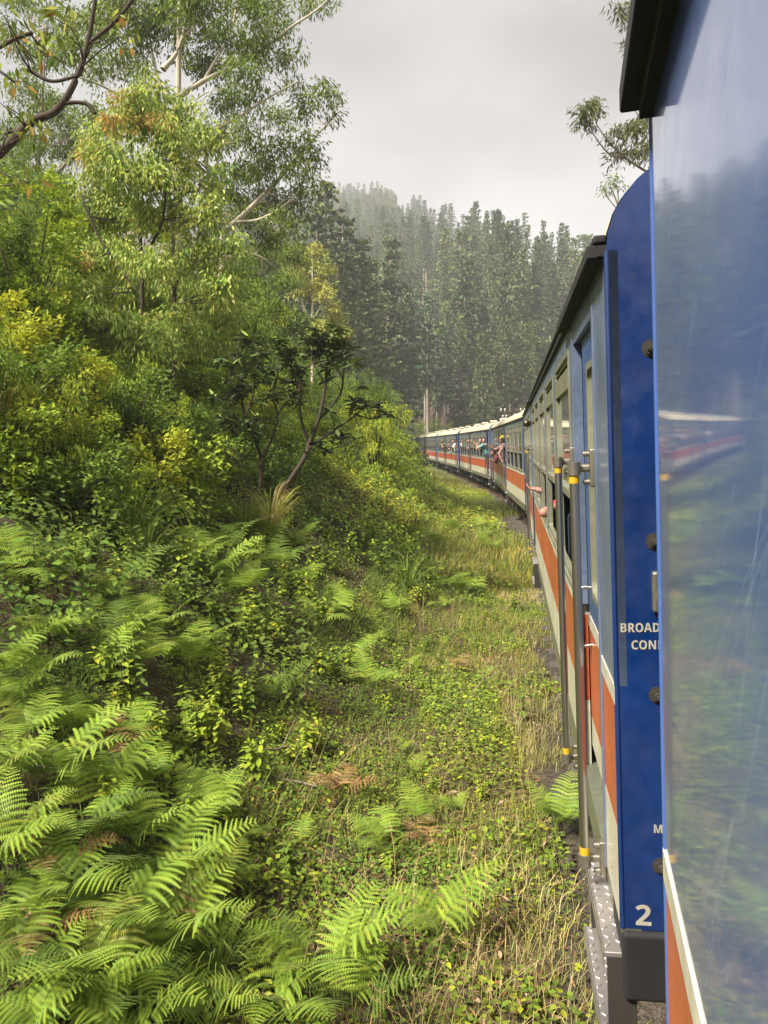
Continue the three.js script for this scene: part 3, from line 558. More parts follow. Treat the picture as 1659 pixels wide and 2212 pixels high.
clumpTree({ name: 'young_eucalyptus', label: 'bright young tree with orange-tipped leaves and thin dark stems, centre left', D: 15, depth: 1.1, sd: 33, bark: BK.dark, sprays: sprY, density: 74, r0: .05, flat: .9, hemi: .1, tilt: .35,
  limbs: [{ r: .06, r1: .008, p: [[305, null], [307, 640], [297, 420], [285, 330], [278, 230]] }, { r: .06, r1: .008, p: [[373, null], [376, 600, .4], [370, 450, .6], [345, 300, .8], [335, 200, 1]] }, { r: .03, p: [[307, 640], [230, 540], [180, 440]] }, { r: .03, p: [[376, 620], [420, 540], [450, 430]] }, { r: .03, p: [[306, 560], [350, 480, -.7], [360, 380, -1]] }],
  clumps: [[332, 208, 34, 30], [300, 225, 36, 28], [390, 245, 36, 38], [300, 275, 68, 38], [228, 300, 46, 38], [372, 312, 66, 42], [440, 300, 36, 40], [250, 352, 68, 42], [322, 380, 78, 42], [420, 392, 58, 42], [200, 405, 46, 42], [182, 470, 52, 38], [270, 462, 68, 42], [362, 470, 76, 42], [450, 462, 46, 42], [152, 545, 50, 40], [240, 560, 66, 42], [332, 570, 68, 42], [430, 560, 56, 42], [500, 525, 28, 36, .7], [170, 625, 50, 36], [285, 645, 76, 36], [400, 645, 76, 36], [482, 622, 46, 36], [478, 395, 26, 36, .6], [330, 255, 40, 30], [190, 695, 60, 36], [300, 705, 66, 36], [400, 705, 66, 36], [480, 690, 44, 36], [240, 755, 66, 34], [350, 762, 66, 34], [450, 745, 56, 34]] });
{ const g = scene.children[scene.children.length - 1]; seed(34); const tips = []; for (const [x, y, rx, ry] of [[265, 215, 40, 26], [232, 268, 30, 30], [195, 330, 20, 40], [300, 255, 40, 20], [170, 560, 24, 20], [345, 260, 40, 20]]) for (let i = 0; i < 15; i++) { const p = at(x + nrm() * rx * .6, y + nrm() * ry * .6, 15 + nrm() * .6 - .5); tips.push([p[0] - g.position.x, p[1] - g.position.y, p[2] - g.position.z, R(0, 6), R(-.4, .4), R(-.4, .4), R(.7, 1.1), tintOf()]); }
  instances('red_tip_leaves', sprT[0].geo, LM.leaf, tips, g).userData.label = 'orange young leaves at the shoot tips'; }
clumpTree({ name: 'eucalyptus_tree', label: 'shaded dark tree filling the far left behind the near branch', D: 31, depth: 3, sd: 35, bark: BK.grey, sprays: sprE, density: 22, limbs: [{ r: .2, p: [[60, null], [70, 520], [80, 380], [90, 240], [100, 60]] }, { r: .09, p: [[80, 420], [160, 330, 1], [200, 250, 1]] }, { r: .08, p: [[75, 450], [20, 330, -1], [-20, 220, -1]] }],
  clumps: [[40, 300, 70, 50], [120, 260, 70, 50], [60, 200, 60, 40, .7], [160, 330, 70, 55], [50, 400, 80, 55], [130, 430, 70, 55], [20, 500, 70, 55], [110, 520, 75, 55], [30, 600, 70, 50], [130, 610, 70, 50], [200, 260, 50, 40], [90, 130, 55, 35, .7], [30, 90, 55, 40, .7], [120, 50, 60, 40, .7], [40, 10, 60, 30, .7], [200, 700, 80, 50], [60, 700, 80, 50]] });
clumpTree({ name: 'leafy_tree', label: 'mid-green rounded tree right of the young orange-tipped tree', D: 36, depth: 2, sd: 36, bark: BK.grey, sprays: sprE, density: 24, limbs: [{ r: .18, p: [[572, null], [570, 640], [566, 560]] }, { r: .08, p: [[570, 660], [610, 620], [630, 600]] }],
  clumps: [[570, 562, 52, 36], [612, 612, 42, 36], [545, 640, 58, 42], [590, 690, 48, 46], [522, 722, 58, 42], [560, 760, 60, 40], [640, 700, 36, 40], [620, 760, 50, 40], [530, 580, 36, 36]] });
clumpTree({ name: 'leafy_tree', label: 'dark hanging-leaved tree below the limbs that reach right', D: 40, depth: 2, sd: 37, bark: BK.grey, sprays: sprE, density: 22, limbs: [{ r: .18, p: [[470, null], [480, 700], [490, 600]] }], clumps: [[480, 540, 50, 40], [450, 600, 60, 45], [520, 620, 55, 45], [440, 680, 60, 45], [500, 700, 60, 45], [440, 760, 70, 45], [520, 790, 60, 40], [600, 540, 40, 40], [640, 560, 30, 40]] });
clumpTree({ name: 'golden_tree', label: 'small golden-green tree with bright white forked trunk before the dark pines', D: 48, depth: .9, sd: 38, bark: BK.pale, sprays: sprG, density: 26, hemi: .5, flat: .8, limbs: [{ r: .12, p: [[676, null], [675, 690], [675, 600], [674, 540]] }, { r: .05, p: [[675, 700], [655, 660], [642, 625]] }, { r: .05, p: [[675, 690], [700, 650], [712, 615]] }, { r: .04, p: [[674, 640], [660, 610], [655, 590]] }, { r: .05, p: [[676, 760], [710, 730], [725, 700]] }],
  clumps: [[680, 548, 22, 16], [664, 572, 26, 15], [700, 590, 24, 15], [640, 592, 17, 13], [690, 622, 28, 14], [652, 630, 22, 12], [705, 640, 18, 14], [722, 692, 30, 20], [690, 722, 36, 20], [738, 722, 16, 16], [715, 670, 20, 12, .7]] });
// trees standing beyond the train on the right: only crowns show above the roofs
clumpTree({ name: 'eucalyptus_tree', label: 'airy tree beyond the train at upper right, its branch tips before the sky', D: 30, depth: 1.2, sd: 39, bark: BK.grey, sprays: [{ geo: lanceSpray(20, .36, .21, .024, [[.075, .1, .025], [.1, .12, .03], [.13, .14, .035], [.05, .07, .02]]) }, { geo: lanceSpray(20, .36, .21, .024, [[.12, .13, .03], [.08, .1, .025]]) }], density: 52, twigs: 5,
  limbs: [{ r: .22, p: [[1560, null], [1540, 700], [1530, 420], [1510, 100], [1500, -100]] }, { r: .08, p: [[1535, 520], [1480, 420], [1412, 380], [1350, 340], [1312, 302], [1288, 268]] }, { r: .05, p: [[1350, 340], [1320, 335], [1296, 310], [1282, 290]] }, { r: .06, p: [[1530, 420], [1450, 320], [1400, 270], [1372, 240]] }, { r: .06, p: [[1515, 200], [1430, 110], [1380, 60], [1340, 12]] }, { r: .04, p: [[1500, 280], [1430, 220], [1395, 150]] }],
  clumps: [[1272, 242, 32, 16, 1.2], [1262, 270, 28, 20, .8], [1290, 232, 22, 14], [1366, 292, 44, 26, 1.1], [1400, 272, 40, 22], [1340, 335, 36, 24, .7], [1395, 330, 40, 26, .7], [1325, 300, 20, 18, .6], [1400, 200, 24, 18, .8], [1372, 215, 22, 16], [1392, 140, 18, 14, .7], [1364, 95, 22, 16, .8], [1335, 28, 22, 20, .5], [1355, 50, 26, 20, .5], [1375, 20, 26, 22, .5], [1440, 180, 40, 40, .8], [1450, 320, 40, 40], [1470, 60, 50, 40]] });
clumpTree({ name: 'slender_tree', label: 'slender tree with one small leafy tuft just above the coach roof shoulder', D: 34, depth: .3, sd: 40, bark: BK.grey, sprays: sprE, density: 26, limbs: [{ r: .08, p: [[1360, null], [1345, 480], [1330, 430], [1320, 405]] }, { r: .03, p: [[1340, 460], [1312, 425], [1303, 405]] }, { r: .03, p: [[1336, 450], [1335, 420], [1331, 400]] }], clumps: [[1318, 402, 17, 9], [1327, 397, 11, 8], [1308, 410, 9, 7]] });

// near tree at the left edge: dark limb across the corner, long leaves, standing up the bank
seed(50);
const sprN = [{ geo: lanceSpray(14, .18, .12, .02, [[.13, .19, .03], [.18, .25, .04], [.24, .28, .05]], .7) }, { geo: lanceSpray(14, .18, .12, .02, [[.15, .2, .03], [.26, .29, .05], [.3, .18, .04]], .7) }];
clumpTree({ name: 'leaning_tree', label: 'leaning dark limb crossing the top left corner close by', D: 8, depth: .7, sd: 51, bark: BK.dark, sprays: sprN, density: 80, twigs: 2, tilt: .7, hemi: 0,
  limbs: [{ r: .07, r1: .016, p: [[-420, null], [-260, 620], [-120, 420], [0, 330], [70, 262], [120, 240], [165, 170], [190, 90], [206, 0], [225, -90]] }, { r: .018, p: [[190, 95], [250, 45], [300, -20]] }, { r: .02, p: [[112, 236], [150, 222], [190, 226], [205, 245]] }, { r: .015, p: [[70, 262], [40, 280], [10, 290]] }, { r: .02, p: [[-30, 120], [30, 85], [70, 70]] }, { r: .015, p: [[165, 165], [110, 175], [60, 150]] }],
  clumps: [[22, 275, 40, 12, .8], [65, 290, 34, 12, .8], [70, 105, 55, 40, .45], [20, 50, 60, 45, .45], [150, 50, 70, 40, .45], [240, 30, 70, 40, .4], [30, 160, 60, 30, .4], [60, 385, 22, 16, .9], [25, 440, 22, 18, .8], [20, 230, 30, 14, .8], [250, 75, 40, 14, .6], [130, 130, 46, 22, .4]] });

// dark rosette-leaved tree on the lower bank; its leaves are parts of it
{
  seed(60); const D = 13.2, base = onLand(618, D), g = thing('rosette_tree', 'dark small tree with forking crooked stems and leaf rosettes, centre of the bank', 'tree'); g.position.set(...base);
  const rel = (p) => sub(p, base), wood = new MB(), tips = [];
  const limbs = [[.06, [[600, 1075], [660, 985], [668, 960], [690, 900], [703, 830], [706, 790]]], [.05, [[560, 1070], [566, 1000], [556, 960], [530, 900], [520, 850]]], [.035, [[668, 965], [650, 900], [646, 840], [655, 800]]], [.03, [[690, 905], [735, 850], [742, 810], [748, 770]]], [.03, [[668, 968], [720, 930], [770, 895], [790, 870]]], [.03, [[560, 1010], [590, 940], [600, 900], [585, 850]]], [.025, [[556, 960], [505, 935], [480, 900]]], [.02, [[703, 830], [680, 790], [672, 760]]], [.02, [[646, 840], [630, 790], [640, 760]]], [.025, [[703, 820], [720, 780], [716, 745]]], [.02, [[530, 900], [550, 840], [545, 800]]], [.02, [[520, 850], [500, 800], [530, 745]]], [.02, [[770, 895], [800, 905], [830, 900]]], [.018, [[720, 930], [735, 960], [700, 975]]], [.018, [[585, 850], [600, 800], [560, 760]]], [.018, [[480, 900], [505, 860], [510, 830]]], [.018, [[706, 790], [740, 760], [745, 735]]], [.016, [[655, 800], [690, 770], [690, 740]]], [.02, [[585, 860], [625, 860], [620, 820]]]];
  for (const [r, p] of limbs) { const dz0 = R(-.5, .5), pts = p.map(([x, y], i) => rel(at(x, y, D + dz0 * i / p.length + R(-.12, .12)))); const c = new THREE.CatmullRomCurve3(pts.map((q) => V(...q))).getPoints(14).map((v) => [v.x, v.y, v.z]); wood.tube(c, c.map((_, i) => lerp(r, r * .45, i / 14) * .8), 7); tips.push([c[14], norm(sub(c[14], c[11]))]); for (const k of [5, 7, 9, 11, 13]) if (r < .055) { const e = add(c[k], [R(-.3, .3), R(.08, .35), R(-.35, .35)]); wood.tube([c[k], add(c[k], [R(-.1, .1), .12, R(-.1, .1)]), e], [.011, .009, .006], 5); tips.push([e, norm(add(sub(e, c[k]), [0, .2, 0]))]); } }
  part('trunk', wood.build(), BK.dark, g);
  const vars = [0, 1, 2].map(() => { const mb = new MB(); leafBroad(mb, [0, 0, 0], [0, 0, -1], [1, 0, 0], R(.19, .23), R(.034, .042), [1, 1, 1], .3, R(.1, .3)); return mb.build(); });
  const mats = [[.035, .06, .016], [.05, .075, .02], [.028, .045, .014], [.09, .13, .03], [.2, .27, .05]].map((c) => new THREE.MeshPhysicalMaterial({ color: new THREE.Color().setRGB(...c), side: THREE.DoubleSide, roughness: .36 }));
  let n = 0; const rest = [];
  const sorted = tips.sort((a, b) => b[0][1] - a[0][1]);
  sorted.forEach(([p, ax], ti) => { const k = 11 + (rnd() * 5 | 0), young = rnd() < .35; for (let i = 0; i < k; i++) {
    const phi = i * 2.4 + R(-.2, .2), el = R(-.35, .55) + (young && i < 5 ? .5 : 0); const q = add(p, ax, -R(0, .09));
    const spec = { p: q, r: [el, phi, R(-.4, .4)], v: rnd() * 3 | 0, m: young && i < 6 ? (rnd() < .6 ? 4 : 3) : rnd() * 4 | 0, s: R(.8, 1.25) };
    if (n < 300) { n++; const m = part('leaf', vars[spec.v], mats[spec.m], g); m.position.set(...spec.p); m.rotation.set(...spec.r, 'YXZ'); m.scale.setScalar(spec.s); } else rest.push(spec); } });
  if (rest.length) { const tint = rest.map((s) => [...s.p, s.r[1], s.r[0], s.r[2], s.s, mats[s.m].color.toArray()]); instances('foliage', vars[0], new THREE.MeshPhysicalMaterial({ side: THREE.DoubleSide, roughness: .36 }), tint, g); }
}
// ---------------------------------------------------------------- conifers of the far slope
function coniferGeo(sd, H = 26, bare = .42, wide = 2.7, pal = [[.075, .115, .045], [.055, .088, .036], [.1, .14, .05]], slim = 1) {
  seed(sd); const wood = new MB(), crown = new MB(), lean = [R(-.25, .25), R(-.25, .25)];
  const axis = (t) => [lean[0] * Math.sin(t * 3), H * t, lean[1] * Math.sin(t * 2.3)];
  const ps = []; for (let i = 0; i <= 12; i++) ps.push(axis(i / 12)); wood.tube(ps, ps.map((_, i) => lerp(.3, .04, i / 12)), 7);
  const y0 = H * bare; for (let y = y0; y < H - .3; y += R(.5, .95)) {
    const t = (y - y0) / (H - y0), env = wide * slim * Math.pow(1 - t, .62) * smooth(-.1, .16, t) * R(.65, 1.1) + .25, nb = 4 + (rnd() * 3 | 0), a0 = R(0, 6.28), c = axis(y / H);
    for (let b = 0; b < nb; b++) { if (rnd() < .12) continue; const a = a0 + b / nb * 6.28 + R(-.35, .35), len = env * R(.6, 1.15), up = R(-.15, .35) + t * .35;
      const d = [Math.cos(a), up, Math.sin(a)], tip = [c[0] + d[0] * len, c[1] + d[1] * len - .1 * len, c[2] + d[2] * len]; if (rnd() < .5) wood.tube([c, tip], [.05, .015], 4);
      const nt = Math.max(2, Math.round(len * 2.3)); for (let k = 0; k < nt; k++) { const f = (k + .6) / nt, p = [lerp(c[0], tip[0], f) + R(-.2, .2), lerp(c[1], tip[1], f) + R(-.12, .2), lerp(c[2], tip[2], f) + R(-.2, .2)];
        const base = pal[rnd() * pal.length | 0], nn = 7; for (let q = 0; q < nn; q++) { const e = norm(add([d[0] * .6, R(-.15, .9), d[2] * .6], rdir(), .8)), s = twist(sideOf(e), e, R(0, 3)), L = R(.3, .62); const col = vary(base, .25); const cc = col.map((x) => x * 1.6); crown.tri(add(p, s, .15), add(p, s, -.15), add(p, e, L), cc); crown.tri(add(add(p, e, L * .25), s, .2), add(add(p, e, L * .25), s, -.18), add(p, e, L * 1.02), cc); } } } }
  for (let y = H * .15; y < y0; y += R(.8, 2)) { const c = axis(y / H), a = R(0, 6.28), l = R(.3, 1.2); wood.tube([c, [c[0] + Math.cos(a) * l, c[1] + R(-.3, .1), c[2] + Math.sin(a) * l]], [.04, .012], 4); }
  return { wood: wood.build(), crown: crown.build(), H };
}
const con = [coniferGeo(101, 26, .34, 3.4), coniferGeo(102, 26, .46, 2.9, [[.06, .1, .05], [.045, .075, .04], [.085, .125, .05]]), coniferGeo(103, 26, .24, 3.8, [[.1, .135, .04], [.075, .11, .036], [.14, .165, .05]]), coniferGeo(104, 26, .5, 2.6, [[.05, .08, .035], [.04, .066, .03], [.08, .115, .045]]), coniferGeo(105, 26, .1, 3.6), coniferGeo(106, 26, .36, 3.3, [[.1, .135, .045], [.075, .11, .038], [.12, .15, .05]])];
con.push(coniferGeo(108, 21, .3, 4.6, [[.11, .16, .045], [.09, .135, .04], [.14, .185, .055]]), coniferGeo(109, 27, .4, 3.2, [[.07, .1, .045], [.09, .12, .05]], .8));
const tops = coniferGeo(107, 26, .58, 2.1);
function addConifer(k, X, Z, H, label, group, name = 'conifer', turn = R(0, 6.28), wide = 1) {
  const c = k < 0 ? tops : con[k], g = thing(name, label, 'conifer', group); g.position.set(X, ground(X, Z) - .25, -Z); g.rotation.y = turn; const s = H / c.H; g.scale.set(s * wide, s, s * wide);
  part('trunk', c.wood, BK.pine, g); part('crown', c.crown, LM.conifer, g); return g;
}
const GC = 'conifers of the misty hillside forest', LC = 'tall conifer among the dense misty forest covering the far hillside';
const placed = [];
// the ones that stand out, by the pixel column, the row of the top and the distance
const hero = [[714, 400, 105, 2, 'dark conifer with the highest tip left of the misty ridge'], [748, 462, 100, 4, 'broad dark conifer between the spreading limbs and the ridge'], [690, 455, 95, 4, 'dark conifer right behind the spreading limb tips'], [780, 520, 108, 2, 'dark conifer stepping down from the high tip'], [846, 512, 122, 4, 'pointed full conifer standing clear in front of the forest centre'], [806, 560, 118, 2, 'conifer left of the pointed full one'], [632, 470, 92, 4, 'dark conifer half hidden by the spreading tree'], [660, 500, 88, 4, 'dark conifer behind the golden tree'], [600, 500, 90, 4, 'dark conifer behind the mid-green rounded tree'], [735, 560, 84, 5, 'conifer just right of the golden tree'], [770, 640, 96, 5, 'lower conifer right of the golden tree'], [880, 620, 128, 0, 'bare-trunked conifer just right of the pointed one'], [925, 640, 136, 1, 'pale-trunked conifer at the foot of the slope, left of the tallest trunk'], [1000, 600, 134, 3, 'conifer with the long pale trunk above the far coaches'], [1040, 720, 120, 5, 'lighter green conifer above the middle coaches'], [1090, 690, 128, 5, 'light green conifer left of the telegraph pole'], [960, 700, 126, 1, 'thin-trunked conifer above the engine'], [1130, 700, 130, 5, 'light conifer directly above the third coach roof'], [1010, 560, 150, 0, 'conifer behind the long pale trunk']];
seed(120);
for (const [px, py, D, k, lab] of hero) { const b = onLand(px, D), p = at(px, py, D); addConifer(k, b[0], D, p[1] - b[1] + .2, lab, undefined, 'conifer', R(0, 6), D < 112 ? 1.5 : 1.15); placed.push([b[0], D]); }
let made = 0, tries = 0; const spare = [];
while (made < 760 && tries++ < 40000) {
  const th = R(-13, 17.5), u = rnd(), Rd = ridgeD(th), D = 124 + (Rd + 14 - 124) * Math.pow(u, .62), X = Math.sin(rad(th)) * D, Z = Math.cos(rad(th)) * D;
  const { s } = trackAt(X, Z); if (Math.abs(s) < 7) continue; const gap = D < 200 ? 3.6 : D < 300 ? 4.4 : 6; if (placed.some(([a, b]) => Math.abs(a - X) < gap && Math.hypot(a - X, b - Z) < gap)) continue; if (th < -6 && D > 420) continue;
  placed.push([X, Z]); made++; const ridge = th > 5 && D > Rd - 26; spare.push([ridge ? (rnd() < .75 ? -1 : 3) : rnd() * 8 | 0, X, Z, ridge ? R(17, 30) : R(15, 31), D]);
}
spare.sort((a, b) => a[4] - b[4]);
const TONE = ['slim bare-topped', 'mid-green', 'thin blue-green', 'full bright-green', 'dark slender', 'low-branched', 'light-green', 'rounded pale-green', 'lanky sparse'];
spare.slice(0, 262).forEach(([k, X, Z, H, D]) => { const th = Math.atan2(X, Z) * 180 / Math.PI; addConifer(k, X, Z, H, `${TONE[k + 1]} conifer in ${D < 150 ? 'front rows' : D < 185 ? 'middle rows' : 'upper rows'} of the misty forest, ${th < 0 ? 'left of the engine' : th < 4 ? 'above the engine' : th < 8 ? 'above the far coaches' : 'above the third coach roof'}`, GC, 'conifer', R(0, 6.28), R(.68, 1.2)); });
{ // the rest of the wood, one mass
  const g = thing('far_forest', 'pale mist-veiled conifer forest along the upper slope and ridge', 'forest'); g.userData.kind = 'stuff';
  for (let k = -1; k < 8; k++) { const l = spare.slice(262).filter((q) => q[0] === k).map(([, X, Z, H]) => [X, ground(X, Z) - .25, -Z, R(0, 6.28), 0, 0, H / 26, tintOf(.15)]); if (!l.length) continue; const c = k < 0 ? tops : con[k]; instances('trunk', c.wood, BK.pine, l.map((q) => [...q.slice(0, 7), [1, 1, 1]]), g); instances('crown', c.crown, LM.conifer, l, g); }
}
// ---------------------------------------------------------------- ferns
function frondGeo(len, arch, cols, seedN, wide = .4, pairs = 15) {
  seed(seedN); const mb = new MB(), rach = [], N = 26; let p = [0, 0, 0], a = R(.1, .3), swing = R(-.25, .25);
  for (let i = 0; i <= N; i++) { rach.push(p); const t = i / N; const ang = a + arch * Math.pow(t, 1.15); p = add(p, [Math.sin(swing * t * 2) * Math.sin(ang), Math.cos(ang), Math.cos(swing * t * 2) * Math.sin(ang)], len / N); }
  mb.tube(rach, rach.map((_, i) => lerp(.0045, .001, i / N) * (len / .8)), 5, mixc(cols[0], [.2, .16, .05], .35));
  const t0 = .32; for (let k = 0; k < pairs; k++) {
    const u = k / pairs, t = t0 + (1 - t0) * (1 - Math.pow(1 - u, 1.15)), f = t * N, i = Math.min(N - 1, f | 0), c = [0, 1, 2].map((q) => lerp(rach[i][q], rach[i + 1][q], f - i));
    const fw = norm(sub(rach[i + 1], rach[i])); let sd = norm(cross(fw, [0, 1, 0].map((v, q) => v + (q === 2 ? -.0 : 0)))); if (!isFinite(sd[0]) || Math.hypot(...sd) < .5) sd = [1, 0, 0]; const up = cross(sd, fw);
    const L = wide * len * R(.86, 1.08) * Math.pow(1 - u, .9) * (.75 + .25 * smooth(0, .15, u)) + .012;
    for (const s of [-1, 1]) {
      const d0 = norm(add(add([sd[0] * s, sd[1] * s, sd[2] * s], fw, R(.25, .42)), up, R(.05, .25)));
      if (rnd() < .05) continue; const col = vary(cols[rnd() * cols.length | 0], .16), np = Math.max(3, Math.round(L / (len * .0185))); let q = c, dd = d0.slice();
      const step = L / np, pv = (w) => .115 * L * Math.pow(1 - w, .8) * (w < .08 ? .75 : 1) + .006 * len;
      for (let j = 0; j < np; j++) { const w = j / np, nx = add(q, dd, step), inU = norm(cross(dd, sd.map((x) => x * s))), lat = norm(sub(fw, dd.map((x) => x * (fw[0] * dd[0] + fw[1] * dd[1] + fw[2] * dd[2]))));
        const l = pv(w) * R(.85, 1.1); for (const z of [-1, 1]) { const tip = add(add(add(q, lat, z * l), dd, l * .38), [0, -1, 0], l * .15); mb.tri(q, z > 0 ? nx : tip, z > 0 ? tip : nx, col); }
        q = nx; dd = norm(add(dd, [0, -1, 0], .03 + .05 * w)); }
    }
  }
  return mb.build();
}
const cFern = [[.23, .34, .04], [.19, .3, .036], [.28, .38, .05]], cFernD = [[.11, .18, .028], [.14, .215, .03]], cDead = [[.26, .15, .06], [.2, .11, .045], [.3, .2, .1]];
const cFernM = [[.2, .3, .036], [.26, .3, .045], [.24, .29, .05]];
const FR = [[.85, 1.45, cFern, 1], [.8, 1.75, cFern, 2], [.9, 1.2, cFern, 3, .36], [.7, 1.9, cFernD, 4], [.85, 1.6, cFern, 5, .44], [.72, 1.3, cFernD, 6, .34], [.78, 1.55, cFernM, 9, .38], [.6, 1.0, cFern, 10, .46], [.95, 1.5, cFernD, 11, .33], [.8, 2.0, cFern, 12, .4]].map((a) => frondGeo(a[0], a[1], a[2], 200 + a[3], a[4] ?? .4));
const FRD = [[.55, 1.9, cDead, 7], [.5, 2.3, cDead, 8]].map((a) => frondGeo(a[0], a[1], a[2], 200 + a[3], .36, 12));
function fern(p, size, label, group, n = 5, dead = false, lean = null) {
  const g = thing(dead ? 'dead_fern' : 'fern', label, 'fern', group); g.position.set(p[0], p[1] - .03, p[2]);
  const a0 = lean ?? R(0, 6.28), spread = lean === null ? 6.28 : 3.6;
  for (let i = 0; i < n; i++) { const m = part('frond', dead ? FRD[rnd() * 2 | 0] : FR[rnd() * FR.length | 0], dead ? LM.dry : LM.fern, g); m.position.set(R(-.07, .07), 0, R(-.07, .07)); m.rotation.set(R(-.12, .15), a0 + (lean === null ? 0 : -spread / 2) + (i + R(-.3, .3)) / n * spread, R(-.12, .12)); m.rotation.order = 'YXZ'; m.scale.setScalar(size * R(.8, 1.2)); }
  return g;
}
seed(300);
const bankFerns = [[60, 1420, 1.1], [150, 1400, 1.1], [250, 1400], [20, 1480, 1.1], [90, 1500], [215, 1470], [300, 1450, .9], [50, 1620], [165, 1600], [285, 1600, .8], [110, 1700], [430, 1790, .95], [60, 1820], [190, 1810], [290, 1850], [365, 1950], [130, 1950], [40, 2010], [240, 2040], [330, 2070], [430, 1960], [500, 1920, .8], [90, 2130], [205, 2160], [325, 2190], [430, 2200], [60, 2250], [160, 2280], [285, 2290], [0, 1560], [10, 1700], [0, 1900], [0, 2120], [370, 2100], [470, 2060, .8], [245, 1720, .9], [330, 1680, .8]];
for (const [x, y, s = 1] of bankFerns) fern(onGround(x, y + 10), s * R(.52, .8), `bright fern ${y > 2100 ? 'along the foot' : y > 1900 ? 'on the lower part' : y > 1650 ? 'in the middle' : 'at the top'} of the crowded fern bank, ${x < 120 ? 'at the left edge' : x < 260 ? 'left of centre' : 'on its right side'}`, 'ferns of the lower left bank', 4 + (rnd() * 3 | 0));
for (const [x, y] of [[260, 1640], [120, 1880], [350, 2040], [70, 2060]]) fern(onGround(x, y), .8, 'withered brown fern among the green ferns at the lower left', 'withered ferns of the lower left bank', 4, true);
const loneFerns = [[690, 2150, .82, 'big pale green fern low in the middle, its fronds drooping to both sides', 7], [755, 2215, .6, 'fern tucked behind the big middle one at the bottom edge', 5], [600, 2200, .62, 'fern at the bottom edge left of the big middle one', 5], [955, 2060, .75, 'upright narrow fern standing alone in dry grass near the bottom', 4], [825, 1850, .6, 'small sprawling fern left of the upright one', 4], [900, 1790, .5, 'small fern behind the sprawling one, mid strip', 3], [1205, 1810, .62, 'dark fern against the train step bracket', 5], [795, 1500, .7, 'fern with stacked fronds in the middle of the green carpet', 5], [770, 1440, .6, 'fern leaning left beside the stacked-frond one', 4], [845, 1330, .7, 'fern under the grass tussock in the middle distance', 5], [690, 1360, .7, 'arching fern left of the middle tussock', 5], [515, 1300, .8, 'pale fern on the shaded foot of the bank', 5], [650, 1270, .7, 'fern below the brown drooping tussock', 5], [955, 1320, .5, 'small pale fern on the yellow verge', 3], [440, 1230, .7, 'fern beside the long-bladed tussock', 4], [25, 1290, .9, 'blurred grey-green fern at the left edge', 5], [545, 1260, .6, 'small fern on the shaded bank', 3], [1045, 1470, .35, 'tiny fern on the verge near the dead one', 2]];
for (const [x, y, s, l, n] of loneFerns) fern(onGround(x, y), s, l, undefined, n);
for (const [x, y, s, l] of [[728, 1730, .85, 'curled brown dead fern in the middle foreground'], [1000, 1460, .7, 'dead grey-brown fern on the middle verge'], [640, 1600, .6, 'reddish dead fern in the green carpet'], [930, 1830, .6, 'dead fern behind the upright green one'], [480, 1480, .6, 'dead fern beside the leaf litter hollow']]) fern(onGround(x, y), s, l, undefined, 5, true);
for (let i = 0; i < 34; i++) { const Z = 14 + 32 * rnd(), t = PATH[trackAt(3, Z).u | 0]; const e = R(.6, 3.4), X = t.x - 1.45 - e; fern([X, ground(X, Z), -Z], R(.6, .95), 'pale fern on the far verge beside the middle coaches', 'ferns of the far verge', 4); }
for (let i = 0; i < 30; i++) { const D = R(6.5, 13), th = R(-24, -3), X = Math.tan(rad(th)) * D, e = trackAt(X, D).s - 1.45; if (e < 1.6) continue; fern([X, ground(X, D), -D], R(.6, .95), `green fern of the shaded bank, ${D < 8.5 ? 'low down' : D < 10.5 ? 'halfway up' : 'high up'}, ${th < -16 ? 'towards the left' : th < -9 ? 'left of the rosette-leaved tree' : 'below the rosette-leaved tree'}`, 'ferns of the shaded bank', 4); }

